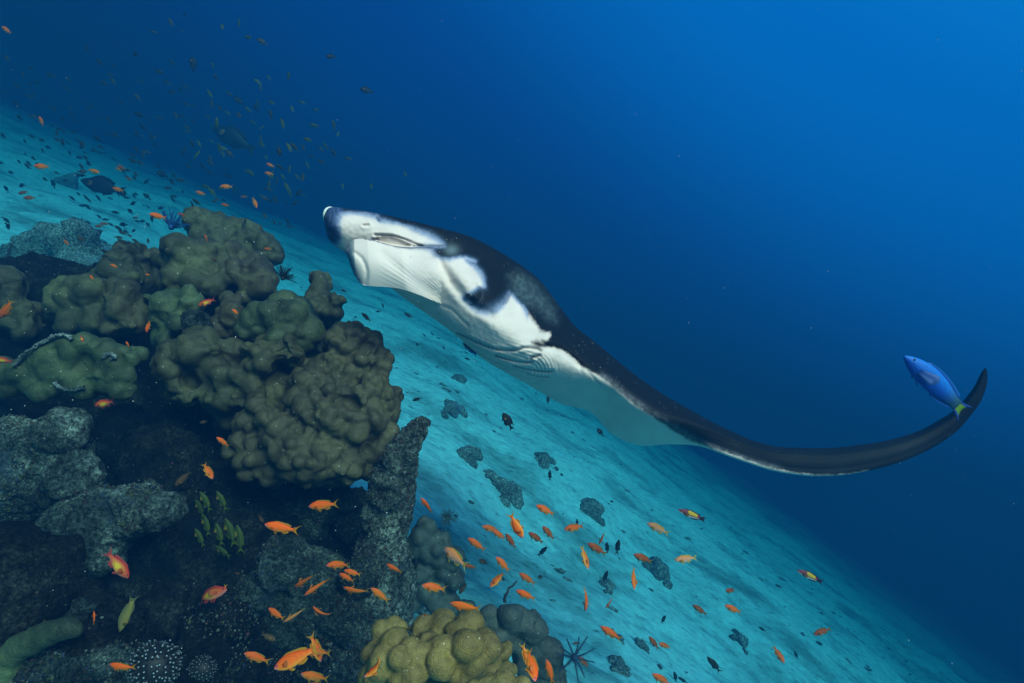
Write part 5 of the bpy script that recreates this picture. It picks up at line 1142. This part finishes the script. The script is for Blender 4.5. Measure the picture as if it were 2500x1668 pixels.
def where(tone, x, y):
    k = min(range(len(LM)), key=lambda i: math.hypot(LM[i][0] - x, LM[i][1] - y)); dx, dy = x - LM[k][0], y - LM[k][1]; r_ = math.hypot(dx, dy)
    dr = ('right of' if dx > 0 else 'left of') if abs(dx) > abs(dy) * 2 else ('below' if dy > 0 else 'above') if abs(dy) > abs(dx) * 2 else (('below' if dy > 0 else 'above') + (' and right of' if dx > 0 else ' and left of'))
    o_ = sorted(range(len(LM)), key=lambda i: math.hypot(LM[i][0] - x, LM[i][1] - y))
    cand = ['%s %s %s the %s' % (tone, 'close' if r_ < 45 else 'well', dr, LM[k][2])] + ['%s %s the %s, towards the %s' % (tone, dr, LM[k][2], LM[j][2]) for j in o_[1:7]] + ['%s between the %s and the %s' % (tone, LM[k][2], LM[j][2]) for j in o_[1:9]]
    for s in cand:
        if s not in _seen and len(s.replace('-', ' ').split()) <= 16: _seen[s] = 1; return s
    return cand[0]
SD = [((803, 262), (803, 310)), ((966, 388), (968, 458)), ((1032, 375), (1018, 462)), ((640, 415), (585, 468)), ((970, 545), (945, 615)), ((1287, 788), (1262, 838)), ((655, -5), (655, 58)), ((1515, 1015), (1592, 1108)), ((1335, 1095), (1345, 1160)), ((1355, 1125), (1410, 1165)), ((1885, 620), (1925, 640)), ((1795, 850), (1835, 880)), ((1850, 1045), (1885, 1052)), ((1990, 985), (2010, 1030)), ((1955, 1100), (1990, 1085)), ((790, 545), (810, 530))]
for n_, t_ in SD: fish('chromis', where('small dark slate fish', *src(c7, *n_)), 'fish', 'slate', n_, t_, 0, 20, 0, .085, 'slate fish over the right-hand sand', True, c7)
for n_, t_ in [((325, 745), (385, 800)), ((580, 745), (632, 775)), ((408, 738), (445, 735)), ((200, 605), (238, 620)), ((650, 922), (665, 955)), ((940, 1015), (980, 1028)), ((740, 860), (758, 885)), ((690, 870), (715, 890)), ((812, 940), (822, 970)), ((884, 1055), (898, 1080)), ((445, 685), (460, 720)), ((1025, 1440), (1050, 1465)), ((1110, 1445), (1135, 1475)), ((628, 1270), (692, 1252)), ((572, 1225), (576, 1268)), ((1444, 1235), (1438, 1295))]:
    fish('chromis', where('small dark slate fish', *src(CR1, *n_)), 'fish', 'slate', n_, t_, 0, 10, 0, .08, 'slate fish under the manta', True, CR1)

# --- the loose school of small fish at upper left: places read off, then thickened by chance along the same band
seen = [(120, 1, 1000), ]
PL = [(1060, 80), (1040, 175), (1370, 135), (1275, 155), (885, 185), (500, 280), (980, 130), (1505, 240), (1425, 215), (990, 360), (1220, 375), (1240, 445), (635, 432), (600, 480), (650, 470), (960, 475), (910, 410), (820, 465), (1065, 498), (1040, 520), (1480, 470), (1655, 440), (1205, 540), (1315, 538), (40, 335), (130, 430), (95, 490), (25, 530), (215, 475), (300, 435), (390, 455), (575, 360), (780, 310), (650, 255),
      (1560, 590), (1470, 620), (1735, 590), (1675, 625), (1815, 630), (1215, 598), (1260, 620), (1070, 600), (1110, 610), (1425, 630), (1370, 660), (1500, 735), (1455, 705), (1620, 710), (1915, 720), (1940, 770), (1870, 840), (1845, 860), (1805, 720), (1765, 800), (1740, 850), (1780, 900), (1600, 865), (1765, 950), (1845, 930), (1915, 880), (2000, 910), (1705, 1015), (1735, 1020), (1660, 975), (1585, 1040), (1545, 1088), (1660, 1100), (1715, 1105), (1580, 1150), (1640, 1165), (1690, 1170), (1740, 1120), (1520, 1240), (1575, 1280), (1610, 1285), (1650, 1270), (2325, 1000), (2130, 1070), (1965, 1070),
      (1040, 665), (1060, 690), (1040, 740), (1120, 660), (1110, 700), (1215, 810), (1280, 850), (1130, 890), (1180, 1070), (1130, 1160), (1240, 1150), (1285, 1150), (1345, 1100), (820, 890), (760, 920), (755, 890), (600, 880), (540, 865), (470, 845), (445, 805), (400, 880), (460, 905), (580, 845), (565, 800), (510, 940), (415, 660), (400, 620), (300, 620), (230, 595), (115, 675), (185, 785), (245, 865), (340, 740), (365, 755), (565, 685), (620, 770), (665, 775), (695, 590), (790, 560), (735, 670), (800, 660), (855, 685), (910, 675), (20, 780), (5, 935), (65, 990), (260, 1030), (130, 1065), (35, 1085), (410, 1135), (450, 1115), (490, 1130), (565, 1140), (510, 1150), (470, 1180), (505, 1190), (295, 1210), (385, 1215), (430, 1250), (535, 1225), (480, 1225), (570, 1245), (610, 1260), (665, 1220), (690, 1240), (750, 1215), (770, 1125), (845, 1130), (730, 1135), (680, 1120), (715, 1115), (765, 1165), (1000, 1010), (1040, 1035), (995, 1150), (925, 1195), (870, 1260), (790, 1270), (820, 1270), (850, 1290), (710, 1290), (640, 1290), (30, 1260), (40, 1295), (330, 1295), (470, 1270), (500, 1275)]
r3 = random.Random(11)
used = [src(c8, x, y) for x, y in PL]
for k in range(120):
    t_ = r3.random(); bx_ = 20 + 700 * t_; by_ = 330 + 190 * t_ * .55 + r3.gauss(0, 85)
    if by_ > 560 or by_ < 20: continue
    used.append((bx_, by_))
for x, y in [(760, 400), (780, 440), (820, 470), (900, 330), (880, 240), (930, 260), (870, 300), (1000, 330), (940, 340), (1010, 370), (960, 290), (890, 380), (1060, 360), (1090, 330), (985, 250), (910, 270)]: used.append(src(CR3, x, y))
for k, (x, y) in enumerate(used):
    low = y > 330 + 0.05 * x; right = x > 480 and y < 470
    pal = 'green' if (right and r3.random() < .65) else ('slate' if r3.random() < .8 else 'dark')
    a = r3.gauss(28, 26) + (25 if right else 0); a = R(a); L_ = r3.uniform(15, 25) if not right else r3.uniform(18, 28)
    lp = L_; dx, dy = math.cos(a) * lp / 2, math.sin(a) * lp / 2
    sg = -1 if r3.random() < .12 else 1
    tone = {'green': 'small olive-green fish', 'slate': 'small slate grey fish', 'dark': 'small black fish'}[pal]; lab = where(tone, x, y)
    if right: _, g = 'small olive-green fish of the loose school drifting above the reef crest', 'olive school above the reef crest'
    elif low: _, g = 'tiny dark fish swarming low over the bright far sand at left', 'dark school over the far sand'
    else: _, g = 'faint small fish high in the dark blue at upper left', 'faint school in the upper left blue'
    fish('schooling_fish', lab, 'fish', pal, (x - dx * sg, y - dy * sg), (x + dx * sg, y + dy * sg), r3.uniform(-25, 25), r3.uniform(-20, 20), r3.choice((0, 0, .4, -.4)), r3.uniform(.085, .125), g, True)

# --- drifting particles in the water
VV, FF, k0 = [], [], 0
V0, F0 = ICO[1]
for i in range(760):
    d_ = 0.7 + 2.2 * rng.random(); px_, py_ = rng.uniform(0, 1150), rng.uniform(520, 1668)
    if i % 4 == 0: px_, py_ = rng.uniform(0, 2500), rng.uniform(0, 1668)
    s = 0.0006 * (0.5 + rng.random() ** 3 * 1.6) * (0.6 + d_ * .4)
    VV.append(V0 * s * np.array([1, 1, rng.uniform(.6, 1.5)]) + P(px_, py_, d_)); FF.append(F0 + k0); k0 += len(V0)
M_SNOW = plain_mat('plankton', (0.45, 0.45, 0.42), 0.8, 0.1)
tag(link('plankton', new_mesh('plankton', np.concatenate(VV), np.concatenate(FF)), M_SNOW), 'tiny pale specks of plankton drifting in the water', 'plankton', kind='stuff')
